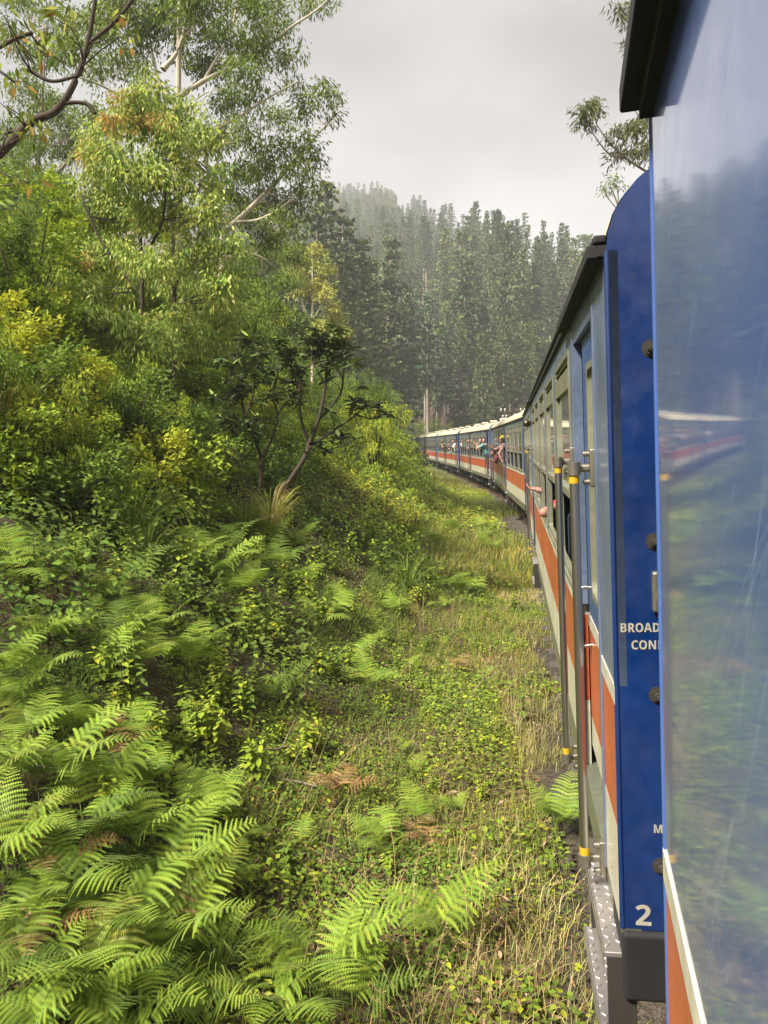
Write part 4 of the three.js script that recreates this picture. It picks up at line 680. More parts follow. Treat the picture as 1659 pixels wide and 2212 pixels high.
// ---------------------------------------------------------------- leafy herbs and shrubs
const cBright = [[.25, .34, .028], [.21, .3, .027], [.31, .38, .032], [.165, .25, .026]], cMid = [[.125, .2, .026], [.1, .165, .022], [.16, .235, .028]], cLow = [[.085, .14, .022], [.11, .175, .024], [.13, .2, .028]], cYel = [[.36, .4, .034], [.32, .37, .032], [.42, .43, .04]];
const herbLeaf = (() => { seed(401); return [0, 1, 2].map(() => { const mb = new MB(); leafBroad(mb, [0, 0, 0], [0, .1, -1], [1, 0, 0], 1, .27, [1, 1, 1], .25, R(.15, .35)); return mb.build(); }); })();
const herbMats = [...cBright, cMid[0], cMid[2], cYel[0], cYel[2]].map((c) => { const m = leafMat(.88, .34); m.color.setRGB(...c); return m; });
function herbProto(name, label, stems, H, ll, sd, mats, parts = true) { // opposite leaves up each stem
  seed(sd); const g = thing(name, label, 'plant'), st = new MB(), fol = new MB();
  for (let s = 0; s < stems; s++) { const a = R(0, 6.28), r = R(.0, .5) * H * .5, b = [Math.cos(a) * r * .3, 0, Math.sin(a) * r * .3], top = [Math.cos(a) * r, H * R(.7, 1.05), Math.sin(a) * r], pts = []; for (let i = 0; i <= 6; i++) pts.push([lerp(b[0], top[0], (i / 6) ** 1.3), lerp(0, top[1], i / 6), lerp(b[2], top[2], (i / 6) ** 1.3)]);
    st.tube(pts, pts.map((_, i) => lerp(.006, .002, i / 6)), 5, [.7, 1, .5]); const n = 6 + (rnd() * 2 | 0);
    for (let k = 0; k < n; k++) { const t = .25 + .75 * (k + .5) / n, f = t * 6, i = Math.min(5, f | 0), p = [0, 1, 2].map((q) => lerp(pts[i][q], pts[i + 1][q], f - i)), y0 = k * 1.57 + R(-.3, .3), L = ll * (k === n - 1 ? .55 : 1) * R(.75, 1.15) * (1.1 - .35 * t);
      for (const o of [0, Math.PI]) { const el = R(-.35, .3) + (k > n - 2 ? .5 : 0), yaw = y0 + o; if (parts) { const m = part('leaf', herbLeaf[rnd() * 3 | 0], mats[rnd() * mats.length | 0], g); m.position.set(...p); m.rotation.set(el, yaw, R(-.3, .3), 'YXZ'); m.scale.setScalar(L); }
        else { const d = [-Math.sin(yaw) * Math.cos(el), Math.sin(el), -Math.cos(yaw) * Math.cos(el)]; leafBroad(fol, p, d, twist(sideOf(d), d, R(-.3, .3)), L, L * .27, vary(mats[rnd() * mats.length | 0].color.toArray(), .15), .25, .25); } } } }
  part('stem', st.build(), BK.green, g); if (!parts) part('leaves', fol.build(), LM.leaf, g); return g;
}
const spots = (list) => list.map(([x, y]) => onGround(x, y));
{ // nearest herbs: leaves are parts
  const named = [[[1125, 1560], .8, 'dark green plant standing alone by the train, halfway down the verge', 3, .62, .13, [herbMats[3], herbMats[4]]], [[455, 1650], 1, 'yellow-green broad-leaved plant in front of the fern bank', 5, .5, .13, [herbMats[0], herbMats[6], herbMats[2]]], [[545, 1700], .9, 'bright nettle-like plant beside the dead fern', 5, .45, .12, herbMats.slice(0, 3)], [[410, 1600], .9, 'bright plant in the leaf litter above the fern bank', 4, .45, .12, herbMats.slice(0, 3)], [[540, 1400], 1, 'leafy bright plant in front of the shaded bank', 6, .55, .12, herbMats.slice(0, 4)], [[470, 1370], 1, 'leafy plant left of the bright one under the bank', 5, .5, .12, herbMats.slice(0, 5)], [[360, 1360], 1, 'leafy plant above the litter hollow', 5, .55, .12, herbMats.slice(0, 5)], [[620, 1900], .8, 'low dark plant at the fern bank edge, near the bottom', 6, .35, .09, [herbMats[4], herbMats[5]]], [[1110, 1330], .8, 'green plant against the third coach wheels', 4, .6, .12, herbMats.slice(2, 5)], [[840, 1900], .6, 'small bright plant left of the upright fern', 3, .3, .09, herbMats.slice(0, 3)]];
  named.forEach(([q, s, l, n, H, ll, m], i) => { const g = herbProto('leafy_plant', l, n, H, ll, 420 + i, m); g.position.set(...onGround(...q)); g.scale.setScalar(s); });
}
const herbs = [herbProto('leafy_plant', 'leafy bright plant crowding the sunlit verge along the middle coaches', 6, .7, .13, 440, [...herbMats.slice(0, 4), herbMats[7]], false), herbProto('leafy_plant', 'leafy bright plant crowding the sunlit verge along the middle coaches', 5, .55, .13, 441, herbMats.slice(0, 3), false), herbProto('leafy_plant', 'leafy bright plant crowding the sunlit verge along the middle coaches', 7, .8, .12, 442, herbMats.slice(2, 6), false), herbProto('leafy_plant', 'leafy bright plant crowding the sunlit verge along the middle coaches', 5, .6, .14, 443, [herbMats[0], herbMats[6], herbMats[7]], false)];
const put = (o, X, Z, s, yaw) => { o.position.set(X, ground(X, Z) - .03, -Z); o.scale.setScalar(s); o.rotation.y = yaw; };
seed(450); let nA = 0, nB = 0;
for (let i = 0; i < 4000 && (nA < 150 || nB < 96); i++) {
  const D = 5.5 * Math.pow(8, rnd()), th = R(-27, 4), X = Math.tan(rad(th)) * D, e = trackAt(X, D).s - 1.45; if (e < 2.0 || e > 9 || (D > 16 && (X + .4) / D > .04)) continue;
  const sunny = D > 9.5 && th > -19 && e < 6.5; if (sunny ? nA >= 150 : nB >= 96) continue;
  const first = sunny ? nA < 4 : false, o = first ? herbs[nA] : copyThing(herbs[rnd() * 4 | 0]); put(o, X, D, R(.5, .95) * (D > 18 ? 1.35 : 1) * (e < 3 ? .75 : 1), R(0, 6));
  if (sunny) { nA++; o.userData.group = 'leafy plants of the sunlit verge'; o.userData.label = `bright leafy plant ${D < 12.5 ? 'in front of the rosette-leaved tree' : D < 18 ? 'right of the rosette-leaved tree' : D < 28 ? 'level with the third coach' : 'level with the far coaches'}, ${e < 3.5 ? 'next to the grassy verge' : 'among the shrubs'}`; } else { nB++; o.userData.label = `leafy plant in the undergrowth ${D < 7.5 ? 'just above the ferns' : D < 11 ? 'on the lower bank' : 'higher up the bank'}, ${th < -18 ? 'near the left edge' : th < -9 ? 'left of the rosette-leaved tree' : 'below the rosette-leaved tree'}`; o.userData.group = 'leafy plants of the shaded bank'; }
}
seed(460); for (let i = 0; i < 64; i++) { const D = R(4.6, 15), t = PATH[trackAt(1.5 + D * .12, D).u | 0], e = R(.25, 2.3), X = t.x - 1.6 - e; if (Math.abs(Math.atan2(X, D)) > .5) continue; if (i % 3) { const o = copyThing(herbs[i % 4], `small weed in the grassy verge, ${D < 8 ? 'near the steps' : 'farther along'}, ${e < 1.1 ? 'close to the train' : 'towards the bank'}`, 'weeds of the verge'); put(o, X, D, R(.22, .42), R(0, 6)); } else fern([X, ground(X, D), -D], R(.26, .42), `small fern in the grassy verge, ${D < 8 ? 'near the steps' : 'farther along'}, ${e < 1.1 ? 'close to the train' : 'towards the bank'}`, 'small ferns of the verge', 3); }
for (const [x, y] of [[255, 1560], [340, 1640], [230, 1790], [400, 1850], [460, 2040]]) { const o = copyThing(herbs[(x + y) % 4], 'leafy bright plant pushing up between the fronds of the fern bank', 'leafy plants in the fern bank'), q = onGround(x, y); o.position.set(...q); o.scale.setScalar(R(.45, .6)); o.rotation.y = R(0, 6); }
function shrubProto(label, H, W, nSp, cols, sd, leafL = .11, lance = false, per = 9) { // many stems, leaves carried outward in clumps
  seed(sd); const g = thing('shrub', label, 'shrub'), wood = new MB(), fol = new MB(), stems = 7, cl = [];
  for (let s = 0; s < stems; s++) { const a = s / stems * 6.28 + R(-.3, .3), r = W * R(.25, .9), top = [Math.cos(a) * r, H * R(.55, .98), Math.sin(a) * r]; const m = [top[0] * .35, top[1] * .5, top[2] * .35]; wood.tube([[0, -.1, 0], m, top], [.022 * H ** .5, .014 * H ** .5, .005], 5); cl.push(top, add(m, [R(-.3, .3) * W, R(0, .2) * H, R(-.3, .3) * W]), add(top, [R(-.3, .3) * W, -R(.1, .4) * H, R(-.3, .3) * W]), [top[0] * 1.1, H * R(.1, .35), top[2] * 1.1]); }
  for (let i = 0; i < nSp; i++) { const c = cl[rnd() * cl.length | 0], d = rdir(.15), q = W * .34 * Math.pow(rnd(), .5), p = [c[0] + d[0] * q, Math.max(.02, c[1] + d[1] * q * .8), c[2] + d[2] * q]; const base = cols[rnd() * cols.length | 0], out = norm([p[0], .35 * W, p[2]]);
    for (let k = 0; k < per; k++) { const ld = lance ? norm(add([out[0] * .5, -.7, out[2] * .5], rdir(), .6)) : norm(add(add(out.slice(), rdir(), .9), [0, .05, 0])); leaf(fol, add(p, rdir(), .12), ld, twist(sideOf(ld), ld, R(-.6, .6)), leafL * R(.7, 1.25), leafL * (lance ? .12 : .26) * R(.8, 1.2), vary(base, .2), .2, .15); } }
  for (let i = 0; i < 9; i++) { const c = cl[rnd() * cl.length | 0], e = add(c, norm(add([c[0], .5 * W, c[2]], rdir(), .5)), R(.25, .6) * W); wood.tube([c, add(add(c, sub(e, c), .5), rdir(), .04 * W), e], [.007 * H ** .5, .005, .002], 4); }
  part('stem', wood.build(), BK.dark, g); part('foliage', fol.build(), LM.leaf, g).userData.kind = 'stuff'; return g;
}
const SH = [shrubProto('shrub', 1.5, .8, 300, cBright, 501), shrubProto('shrub', 1.4, .85, 300, cMid, 502, .12), shrubProto('shrub', 1.7, .7, 320, cYel, 503, .12), shrubProto('shrub', 1.6, .8, 320, cBright, 504, .1, true, 13), shrubProto('shrub', 1.5, .8, 320, cLow, 505, .1), shrubProto('shrub', 1.8, .8, 320, [...cBright, ...cYel], 506, .1, true, 13)];
const BIG = [shrubProto('shrub', 3.4, 1.5, 620, cBright, 511, .12, false, 12), shrubProto('shrub', 3.2, 1.4, 620, [...cMid, ...cBright], 512, .11, false, 12), shrubProto('shrub', 3.8, 1.3, 620, [...cYel, ...cBright], 513, .12, true, 13), shrubProto('shrub', 3.6, 1.6, 640, cMid, 514, .11, true, 13), shrubProto('shrub', 3.2, 1.6, 640, cLow, 515, .11, false, 12)];
const KIND = new Map([...SH.map((q, i) => [q, ['bright-green', 'mid-green', 'yellow-leaved', 'narrow-leaved bright', 'dark fine-leaved', 'narrow-leaved yellowish'][i]]), ...BIG.map((q, i) => [q, ['bright-green', 'mixed-green', 'narrow-leaved yellowish', 'narrow-leaved mid-green', 'dark-leaved'][i]])]);
let firstOf = new Set(); const useShrub = (pr) => { if (!firstOf.has(pr)) { firstOf.add(pr); return pr; } return copyThing(pr); };
seed(520);
function scatter(n, protos, D0, D1, th0, th1, e0, e1, s0, s1, label, group, gap) {
  let k = 0; const pl = []; for (let i = 0; i < 9000 && k < n; i++) { const D = D0 * Math.pow(D1 / D0, rnd()), th = R(th0, th1), X = Math.tan(rad(th)) * D, e = trackAt(X, D).s - 1.45; if (e < e0 || e > e1 || (D > 13 && D < 125 && (X + 1.7) / D > .03)) continue; const gp = gap * (D / D0) ** .5; if (D < 13.6 && X / D > -.22 && X / D < -.03) continue; if (pl.some(([a, b]) => Math.hypot(a - X, b - D) < gp)) continue; pl.push([X, D]);
    const pr = protos[rnd() * protos.length | 0], o = useShrub(pr); put(o, X, D, R(s0, s1), R(0, 6.28)); o.userData.label = `${KIND.get(pr)} ${label}${th < -22 ? ', towards the left edge' : th < -12 ? ', below the young bright tree' : ''}`; o.userData.group = group; k++; }
}
scatter(40, SH, 8, 13.5, -33, -11, 5, 14, .5, .9, 'waist-high shrub on the steep left bank', 'shrubs of the left bank', .62);
scatter(44, BIG, 12.5, 22, -33, -7, 8, 26, .5, .85, 'tall shrub under the trees of the left bank', 'tall shrubs under the left trees', 1.0);
scatter(40, BIG, 21, 48, -33, -3, 8, 44, .75, 1.25, 'large shrub on the wooded slope behind', 'large shrubs filling the wooded slope', 1.7);
scatter(26, SH, 14, 40, -10, 2, 4.6, 9, .5, .9, 'shrub at the foot of the bank beside the far coaches', 'shrubs at the foot of the bank', .9);
scatter(60, BIG, 46, 112, -12, 3, 3.5, 30, .8, 1.5, 'rounded bush on the slope above the train\'s far end', 'bushes above the far coaches', 2.2);
{ // green bushes along the forest foot, beyond the far coaches
  let k = 0; for (let i = 0; i < 900 && k < 46; i++) { const D = R(122, 152), th = R(-3, 14), X = Math.sin(rad(th)) * D, Z = Math.cos(rad(th)) * D; if (Math.abs(trackAt(X, Z).s) < 4) continue; const pr = BIG[rnd() * 5 | 0], o = useShrub(pr); put(o, X, Z, R(.9, 2.2), R(0, 6)); o.userData.label = `${KIND.get(pr)} bush at the forest foot ${th < 3 ? 'above the engine' : th < 8 ? 'above the far coach roofs' : 'behind the third coach'}`; o.userData.group = 'bushes at the forest foot'; k++; }
}
{ // round-headed shrub by the bend, and the big ones that stand alone
  const o = useShrub(BIG[2]); const q = copyThing(BIG[2], 'rounded pale-green shrub bulging over the verge before the engine'); q.userData.group = undefined; delete q.userData.group; const p = onLand(812, 24); put(q, p[0], 24, .86, 1); void o;
}
for (const q of [...SH, ...BIG, ...herbs]) if (!firstOf.has(q) && !herbs.includes(q)) scene.remove(q);

// ---------------------------------------------------------------- tussocks of long grass
function tussockGeo(n, len, w, cols, sd, droop = 1.7) {
  seed(sd); const mb = new MB(); for (let i = 0; i < n; i++) { const a = R(0, 6.28), L = len * R(.55, 1.1), b0 = R(.05, .5), c = vary(cols[rnd() * cols.length | 0], .2), N = 7; let p = [Math.cos(a) * R(0, .1), 0, Math.sin(a) * R(0, .1)]; const s = [-Math.sin(a), 0, Math.cos(a)]; let pl = null, pr = null;
    for (let k = 0; k <= N; k++) { const t = k / N, ang = b0 + droop * t * t * R(.9, 1.1), ww = w * (1 - t * t) + .0008, l = add(p, s, -ww), r = add(p, s, ww); if (pl) { mb.tri(pl, pr, r, c); mb.tri(pl, r, l, c); } pl = l; pr = r; p = add(p, [Math.cos(a) * Math.sin(ang), Math.cos(ang), Math.sin(a) * Math.sin(ang)], L / N); } }
  return mb.build();
}
const cGr = [[.18, .26, .04], [.23, .3, .06], [.14, .21, .035]], cStraw = [[.44, .36, .13], [.37, .3, .1], [.5, .42, .19]], cGY = [[.27, .29, .04], [.22, .27, .035], [.33, .31, .06]];
const TU = [tussockGeo(90, 1.15, .008, cGr, 601), tussockGeo(160, 1.0, .005, [...cStraw, ...cGY], 602, 2.1), tussockGeo(90, .8, .006, cGr, 603, 1.9)];
for (const [x, y, k, s, l] of [[290, 1215, 0, 1, 'long-bladed grass tussock at the foot of the left bank'], [320, 1240, 2, 1, 'smaller tussock against the long-bladed one'], [585, 1180, 1, 1.25, 'brown drooping grass tussock under the rosette-leaved tree'], [530, 1165, 0, .8, 'green tussock left of the brown drooping one'], [880, 1290, 2, 1.15, 'arching green tussock in the middle of the verge slope'], [10, 1010, 1, 1.2, 'brown grass hanging from the cut bank at the left edge'], [60, 1000, 0, .9, 'green grass hanging over the bank at the left edge'], [470, 2120, 2, .6, 'small arching tussock between the ferns near the bottom'], [640, 960, 1, .9, 'dry tussock behind the rosette-leaved tree'], [310, 870, 1, 1, 'brown dry grass on the bank top, left of centre']]) { const g = thing('grass_tussock', l, 'grass'); g.position.set(...onGround(x, y)); g.scale.setScalar(s); part('blades', TU[k], LM.leaf, g).userData.kind = 'stuff'; }

// ---------------------------------------------------------------- what nobody could count
function polarSpots(n, D0, D1, th0, th1, ok) { const out = []; for (let i = 0; i < n * 14 && out.length < n; i++) { const D = D0 * Math.pow(D1 / D0, rnd()), th = R(th0, th1), X = Math.tan(rad(th)) * D, e = trackAt(X, D).s - 1.45, pr = ok(X, D, e); if (rnd() > pr) continue; out.push([X, D, e]); } return out; }
// tiles of low growth laid edge to edge over the land: each kind of growth is one mass
const inView = (X, Z) => { const th = Math.atan2(X, Z) * 180 / Math.PI; return th > -36 && th < 13; };
function tileMass(name, label, geos, mat, size, Z0, Z1, e0, e1, prob, sc = 1, lift = -.02) {
  const l = geos.map(() => []);
  for (let Z = Z0; Z < Z1; Z += size) for (let X = -Z * .74 - 1; X < Z * .24 + 1; X += size) { const gx = Math.round(X / size) * size; if (!inView(gx, Z)) continue; const e = trackAt(gx, Z).s - 1.45; if (e < e0 || e > e1) continue; const h = rnd(); if (h > prob(gx, Z, e)) continue;
    l[rnd() * geos.length | 0].push([gx, ground(gx, Z) + lift, -Z, (rnd() * 4 | 0) * Math.PI / 2, 0, 0, sc * R(.97, 1.08), tintOf(.16), slopeAt(gx, Z)]); }
  geos.forEach((g, k) => { if (l[k].length) instances(name, g, mat, l[k], scene).userData.label = label; });
}
const inTile = (s) => [R(-.5, .5) * s, R(-.5, .5) * s];
const T = .8, clumpy = (fn, n, k = 7, s = T) => { const c = Array.from({ length: k }, () => inTile(s)); return Array.from({ length: n }, () => { const q = c[rnd() * k | 0], r = .2 * Math.sqrt(-Math.log(1 - rnd() * .98)); const a = R(0, 6.28); return rnd() < .45 ? inTile(s) : [clamp(q[0] + Math.cos(a) * r, -s * .55, s * .55), clamp(q[1] + Math.sin(a) * r, -s * .55, s * .55)]; }); };
const carpetTile = (cols, n, l, sd, hi = .14) => { seed(sd); const mb = new MB(); for (const [x, z] of clumpy(0, n)) { const y = R(0, 6.28), d = norm([Math.cos(y), R(-.35, .4), Math.sin(y)]); leaf(mb, [x, R(.01, hi) * R(.4, 1), z], d, twist(sideOf(d), d, R(-.4, .4)), l * R(.55, 1.3), l * R(.3, .4), vary(cols[rnd() * cols.length | 0], .28), .2, .1); } return mb.build(); };
const grassTile = (n, h, cols, sd, w = .0026) => { seed(sd); const mb = new MB(); for (const [x, z] of clumpy(0, n, 9)) { const b = [x, 0, z], L = h * R(.4, 1.25), y = R(0, 6.28), lean = R(.05, .9), d1 = [Math.cos(y) * Math.sin(lean * .5), Math.cos(lean * .5), Math.sin(y) * Math.sin(lean * .5)], d2 = [Math.cos(y) * Math.sin(lean * 1.6), Math.cos(lean * 1.6), Math.sin(y) * Math.sin(lean * 1.6)], s = [-Math.sin(y), 0, Math.cos(y)], m = add(b, d1, L * .55), t = add(m, d2, L * .5), c = vary(cols[rnd() * cols.length | 0], .25); mb.tri(add(b, s, -w), add(b, s, w), add(m, s, w * .8), c); mb.tri(add(b, s, -w), add(m, s, w * .8), add(m, s, -w * .8), c); mb.tri(add(m, s, -w * .8), add(m, s, w * .8), t, c); } return mb.build(); };
const litterTile = (n, sd) => { seed(sd); const mb = new MB(), cs = [[.32, .22, .13], [.2, .11, .055], [.45, .36, .25], [.13, .075, .04], [.24, .15, .08]]; for (const [x, z] of clumpy(0, n, 6)) { const y = R(0, 6.28), d = norm([Math.cos(y), R(-.3, .5), Math.sin(y)]), L = R(.035, .085); leafBroad(mb, [x, R(.01, .05), z], d, twist(sideOf(d), d, R(-.7, .7)), L, L * R(.12, .22), vary(cs[rnd() * 5 | 0], .2), R(.3, .9), R(-.2, .3)); } for (let i = 0; i < 8; i++) { const q = inTile(T), a = R(0, 6.28), l = R(.1, .4); mb.tube([[q[0], .02, q[1]], [q[0] + Math.cos(a) * l, R(.02, .08), q[1] + Math.sin(a) * l]], [.0035, .002], 4, [.16, .11, .07]); } return mb.build(); };
const cMoss = [[.16, .22, .03], [.13, .19, .026], [.2, .25, .035]];
const CT = [carpetTile(cMid, 950, .034, 701), carpetTile([...cLow, ...cMid], 1000, .03, 702), carpetTile([...cMid, ...cMoss], 900, .032, 703)], CB = [carpetTile([...cBright, ...cMid], 520, .05, 704, .2), carpetTile([...cBright, ...cMid], 460, .045, 705, .2)], CF = [carpetTile([...cBright, ...cMoss], 460, .055, 706, .18), carpetTile([...cBright, ...cYel], 440, .06, 707, .24)];
const GY = [grassTile(420, .13, [...cGY, ...cMoss], 720), grassTile(380, .15, cGY, 721)], GS = [grassTile(380, .14, [...cStraw, ...cStraw, ...cGY], 722), grassTile(320, .19, cStraw, 723, .0022)], GG = [grassTile(170, .24, cGr, 724, .004)], GF = [grassTile(520, .19, [...cGY, ...cMoss], 725, .004), grassTile(500, .2, [...cGY, ...cGr, ...cStraw], 726, .004)];
const LT = [litterTile(60, 750), litterTile(85, 751)];
const nz = (X, Z, f, o) => noise(X * f + o, Z * f - o);
seed(710);
tileMass('ground_cover', 'fine-leaved mid-green carpet over the ground', CT, LM.leaf, T, 2.4, 16, .75, 9, (X, Z, e) => clamp(.88 + .9 * nz(X, Z, .5, 3) + .35 * smooth(2.6, 1.4, Math.abs(e - 2.2)) - .4 * smooth(1.3, .7, e) - .2 * smooth(5.5, 3.4, Z), 0, 1));
tileMass('ground_cover', 'low yellow-green leaves along the verge', [carpetTile([...cMoss, ...cGY], 620, .03, 708, .1), carpetTile([...cMoss, ...cMid, ...cYel], 520, .034, 709, .12)], LM.leaf, T, 2.3, 16, -.35, 2.4, (X, Z, e) => clamp(.72 + .7 * nz(X, Z, .65, 71), 0, 1));
tileMass('ground_cover', 'bright larger-leaved patches in the carpet', CB, LM.leaf, T, 2.7, 16, .15, 9, (X, Z, e) => clamp(.3 + 1.0 * nz(X, Z, .7, 21) + (Z > 9 ? .2 : 0), 0, .9));
tileMass('ground_cover', 'mixed green growth of the farther verge and slope', CF, LM.leaf, T * 2, 16, 44, .6, 12, (X, Z, e) => clamp(.75 + .6 * nz(X, Z, .3, 5) - .4 * smooth(1.6, .6, e), 0, 1), 2);
tileMass('grass', 'yellow-green short grass of the verge', GY, LM.leaf, T, 2.3, 16, -.6, 4, (X, Z, e) => e < .6 ? .75 : clamp((.8 + .8 * nz(X, Z, .6, 11)) * smooth(3.6, 1.6, e) + .1, 0, 1));
tileMass('grass', 'dry straw grass of the verge', GS, LM.dry, T, 2.3, 16, -.6, 3.2, (X, Z, e) => e < .5 ? .8 : clamp((.28 + 1.0 * nz(X, Z, .55, 31) + .3 * smooth(1.2, .4, e)) * smooth(2.6, .9, e), 0, 1));
tileMass('grass', 'fresh green grass blades along the verge', GG, LM.leaf, T, 3, 16, .1, 6, (X, Z, e) => clamp(.1 + 1.1 * nz(X, Z, .9, 41), 0, .8));
tileMass('grass', 'grass of the farther verge', GF, LM.leaf, T * 2, 16, 130, -.1, 4.5, (X, Z, e) => clamp((.8 + .6 * nz(X, Z, .25, 51)) * smooth(5, 1.8, e), 0, 1), 2);
tileMass('leaf_litter', 'brown fallen leaves and twigs between the plants', LT, LM.dry, T, 2.3, 18, -.6, 6, (X, Z, e) => e < .9 ? .9 : clamp(.4 + 1.1 * nz(X, Z, .6, 61) + .15 * smooth(1.4, .5, e), 0, 1), 1, -.005);
const stoneTile = (n, sd) => { seed(sd); const mb = new MB(), ico = new THREE.IcosahedronGeometry(1, 0).attributes.position; for (let i = 0; i < n; i++) { const [x, z] = inTile(T), r = R(.012, .038), sc = [R(.7, 1.3) * r, R(.5, .9) * r, R(.7, 1.3) * r], a = R(0, 6.28), ca = Math.cos(a), sa = Math.sin(a), c = vary([[.2, .17, .14], [.13, .11, .09], [.26, .23, .2]][rnd() * 3 | 0], .2); const v = (k) => { const px = ico.getX(k) * sc[0], pz = ico.getZ(k) * sc[2]; return [x + px * ca - pz * sa, sc[1] * .5 + ico.getY(k) * sc[1], z + px * sa + pz * ca]; }; for (let k = 0; k < ico.count; k += 3) mb.tri(v(k), v(k + 1), v(k + 2), c); } return mb.build(); };
tileMass('ballast', 'dirty broken stones at the edge of the track', [stoneTile(230, 770), stoneTile(200, 771)], new THREE.MeshStandardMaterial({ vertexColors: true, roughness: 1 }), T, 2, 24, -1.6, -.2, () => 1, 1, 0);
const stalkGeo = (() => { seed(740); const mb = new MB(); for (let i = 0; i < 3; i++) { const a = R(0, 6.28), l = R(.4, .7), pts = [0, .35, .7, 1].map((t) => [Math.cos(a) * t * t * .25 + i * .03, l * t * (1 - .12 * t), Math.sin(a) * t * t * .25]); mb.tube(pts, [.0022, .002, .0016, .001], 4, [.42, .34, .16]); for (let k = 0; k < 14; k++) { const t = .72 + k * .02, p = [Math.cos(a) * t * t * .25 + i * .03, l * t * (1 - .12 * t), Math.sin(a) * t * t * .25]; leaf(mb, p, rdir(.5), rdir(), .02, .003, [.4, .3, .14]); } } return mb.build(); })();
seed(741); instances('seed_stalks', stalkGeo, LM.dry, polarSpots(110, 3.4, 26, -6, 13, (X, Z, e) => e > .15 && e < 2 ? .8 : 0).map(([X, Z]) => [X, ground(X, Z), -Z, R(0, 6), R(-.25, .25), R(-.25, .25), R(.6, 1.1), tintOf(.15)]), scene).userData.label = 'thin pale seed stalks standing over the dry grass';
// loose low growth between the shrubs, over the whole slope
const ugTile = (cols, n, l, sd, s = 1.6) => { seed(sd); const mb = new MB(); for (let i = 0; i < n; i++) { const q = inTile(s), h = R(.1, .55), base = cols[rnd() * cols.length | 0], m = 5 + (rnd() * 5 | 0); for (let k = 0; k < m; k++) { const d = rdir(.25), p = [q[0] + d[0] * .09, h + d[1] * .12, q[1] + d[2] * .09], ld = norm([d[0] + R(-.3, .3), d[1] * .3 + R(-.45, .3), d[2] + R(-.3, .3)]); leaf(mb, p, ld, twist(sideOf(ld), ld, R(-.5, .5)), l * R(.5, 1.3), l * R(.2, .34), vary(base, .25), .2, .15); } } return mb.build(); };
const UG = [ugTile(cBright, 120, .09, 760), ugTile([...cMid, ...cLow], 130, .08, 761), ugTile([...cLow, ...cMid, ...cBright], 130, .085, 762), ugTile([...cYel, ...cMid], 110, .1, 763)];
seed(764);
tileMass('undergrowth', 'low mixed undergrowth between the shrubs of the bank', UG, LM.leaf, 1.6, 6, 26, 2.6, 22, (X, Z, e) => clamp(.62 + .8 * nz(X, Z, .35, 2) - (Z < 10 ? .1 : 0), 0, 1), 1);
tileMass('undergrowth', 'undergrowth of the farther wooded slope', UG, LM.leaf, 3.2, 26, 66, 3.4, 40, (X, Z, e) => (Z > 13 && (X + .5) / Z > .04 ? .1 : .9), 2);
{ seed(770); const l = []; for (let i = 0; i < 1500; i++) { const th = R(-13, 17.5), D = 100 * Math.pow(3.6, rnd()), X = Math.sin(rad(th)) * D, Z = Math.cos(rad(th)) * D; if (Math.abs(trackAt(X, Z).s) < 3.5) continue; l.push([X, ground(X, Z) + R(0, 1.2), -Z, R(0, 6), R(-.3, .3), R(-.3, .3), R(1.6, 3.4), tintOf(.2)]); }
  instances('forest_undergrowth', UG[1], LM.leaf, l, scene).userData.label = 'green undergrowth covering the forest floor of the far slope'; }
{ // fallen sticks on the bank
  seed(780); for (const [x, y, x2, y2, l] of [[395, 1030, 560, 1060, 'thin dead branch lying across the shaded bank'], [300, 900, 460, 820, 'dead stick leaning on the shrubs of the bank'], [640, 1640, 560, 1680, 'thin pale twig beside the dead fern'], [585, 1700, 690, 1760, 'bent stick in the leaf litter'], [220, 850, 320, 780, 'dark stick on the cut bank top']]) { const a = onGround(x, y), b = onGround(x2, y2), g = thing('fallen_branch', l, 'branch'); g.position.set(...a); const d = sub(b, a), L = Math.min(1.6, Math.hypot(...d)); norm(d); const mb = new MB(), pts = [0, .3, .6, 1].map((t) => [d[0] * L * t + R(-.03, .03), d[1] * L * t + .06 + .15 * t, d[2] * L * t + R(-.03, .03)]); mb.tube(pts, [.014, .012, .01, .005], 6); mb.tube([pts[1], add(pts[1], [.1, .2, -.1])], [.007, .003], 5); part('branch', mb.build(), BK.grey, g); } }
{ // white umbels by the far wheels
  seed(790); const mb = new MB(); for (let i = 0; i < 40; i++) { const a = R(0, 6.28), q = .09 * Math.sqrt(rnd()); for (let k = 0; k < 4; k++) leaf(mb, [Math.cos(a) * q, R(0, .02), Math.sin(a) * q], rdir(.6), rdir(), .02, .008, [.75, .75, .7]); } const head = mb.build(), st = new MB(); st.tube([[0, 0, 0], [.02, .9, 0]], [.008, .004], 5);
  [[947, 1030, 'white-flowered stem beside the dark blue coach joint'], [960, 1028, 'second white-flowered stem, right of the first by the wheels'], [938, 1034, 'short white-flowered stem left of the pair']].forEach(([x, y, l]) => { const p = onLand(x, 34), g = thing('wildflower', l, 'flower'); g.position.set(...p); part('stem', st.build(), BK.green, g); for (const [a, b, c] of [[.02, .9, 0], [.12, .82, .05], [-.1, .85, .04]]) part('flower', head, LM.leaf, g).position.set(a, b, c); g.scale.setScalar(1.3); }); }
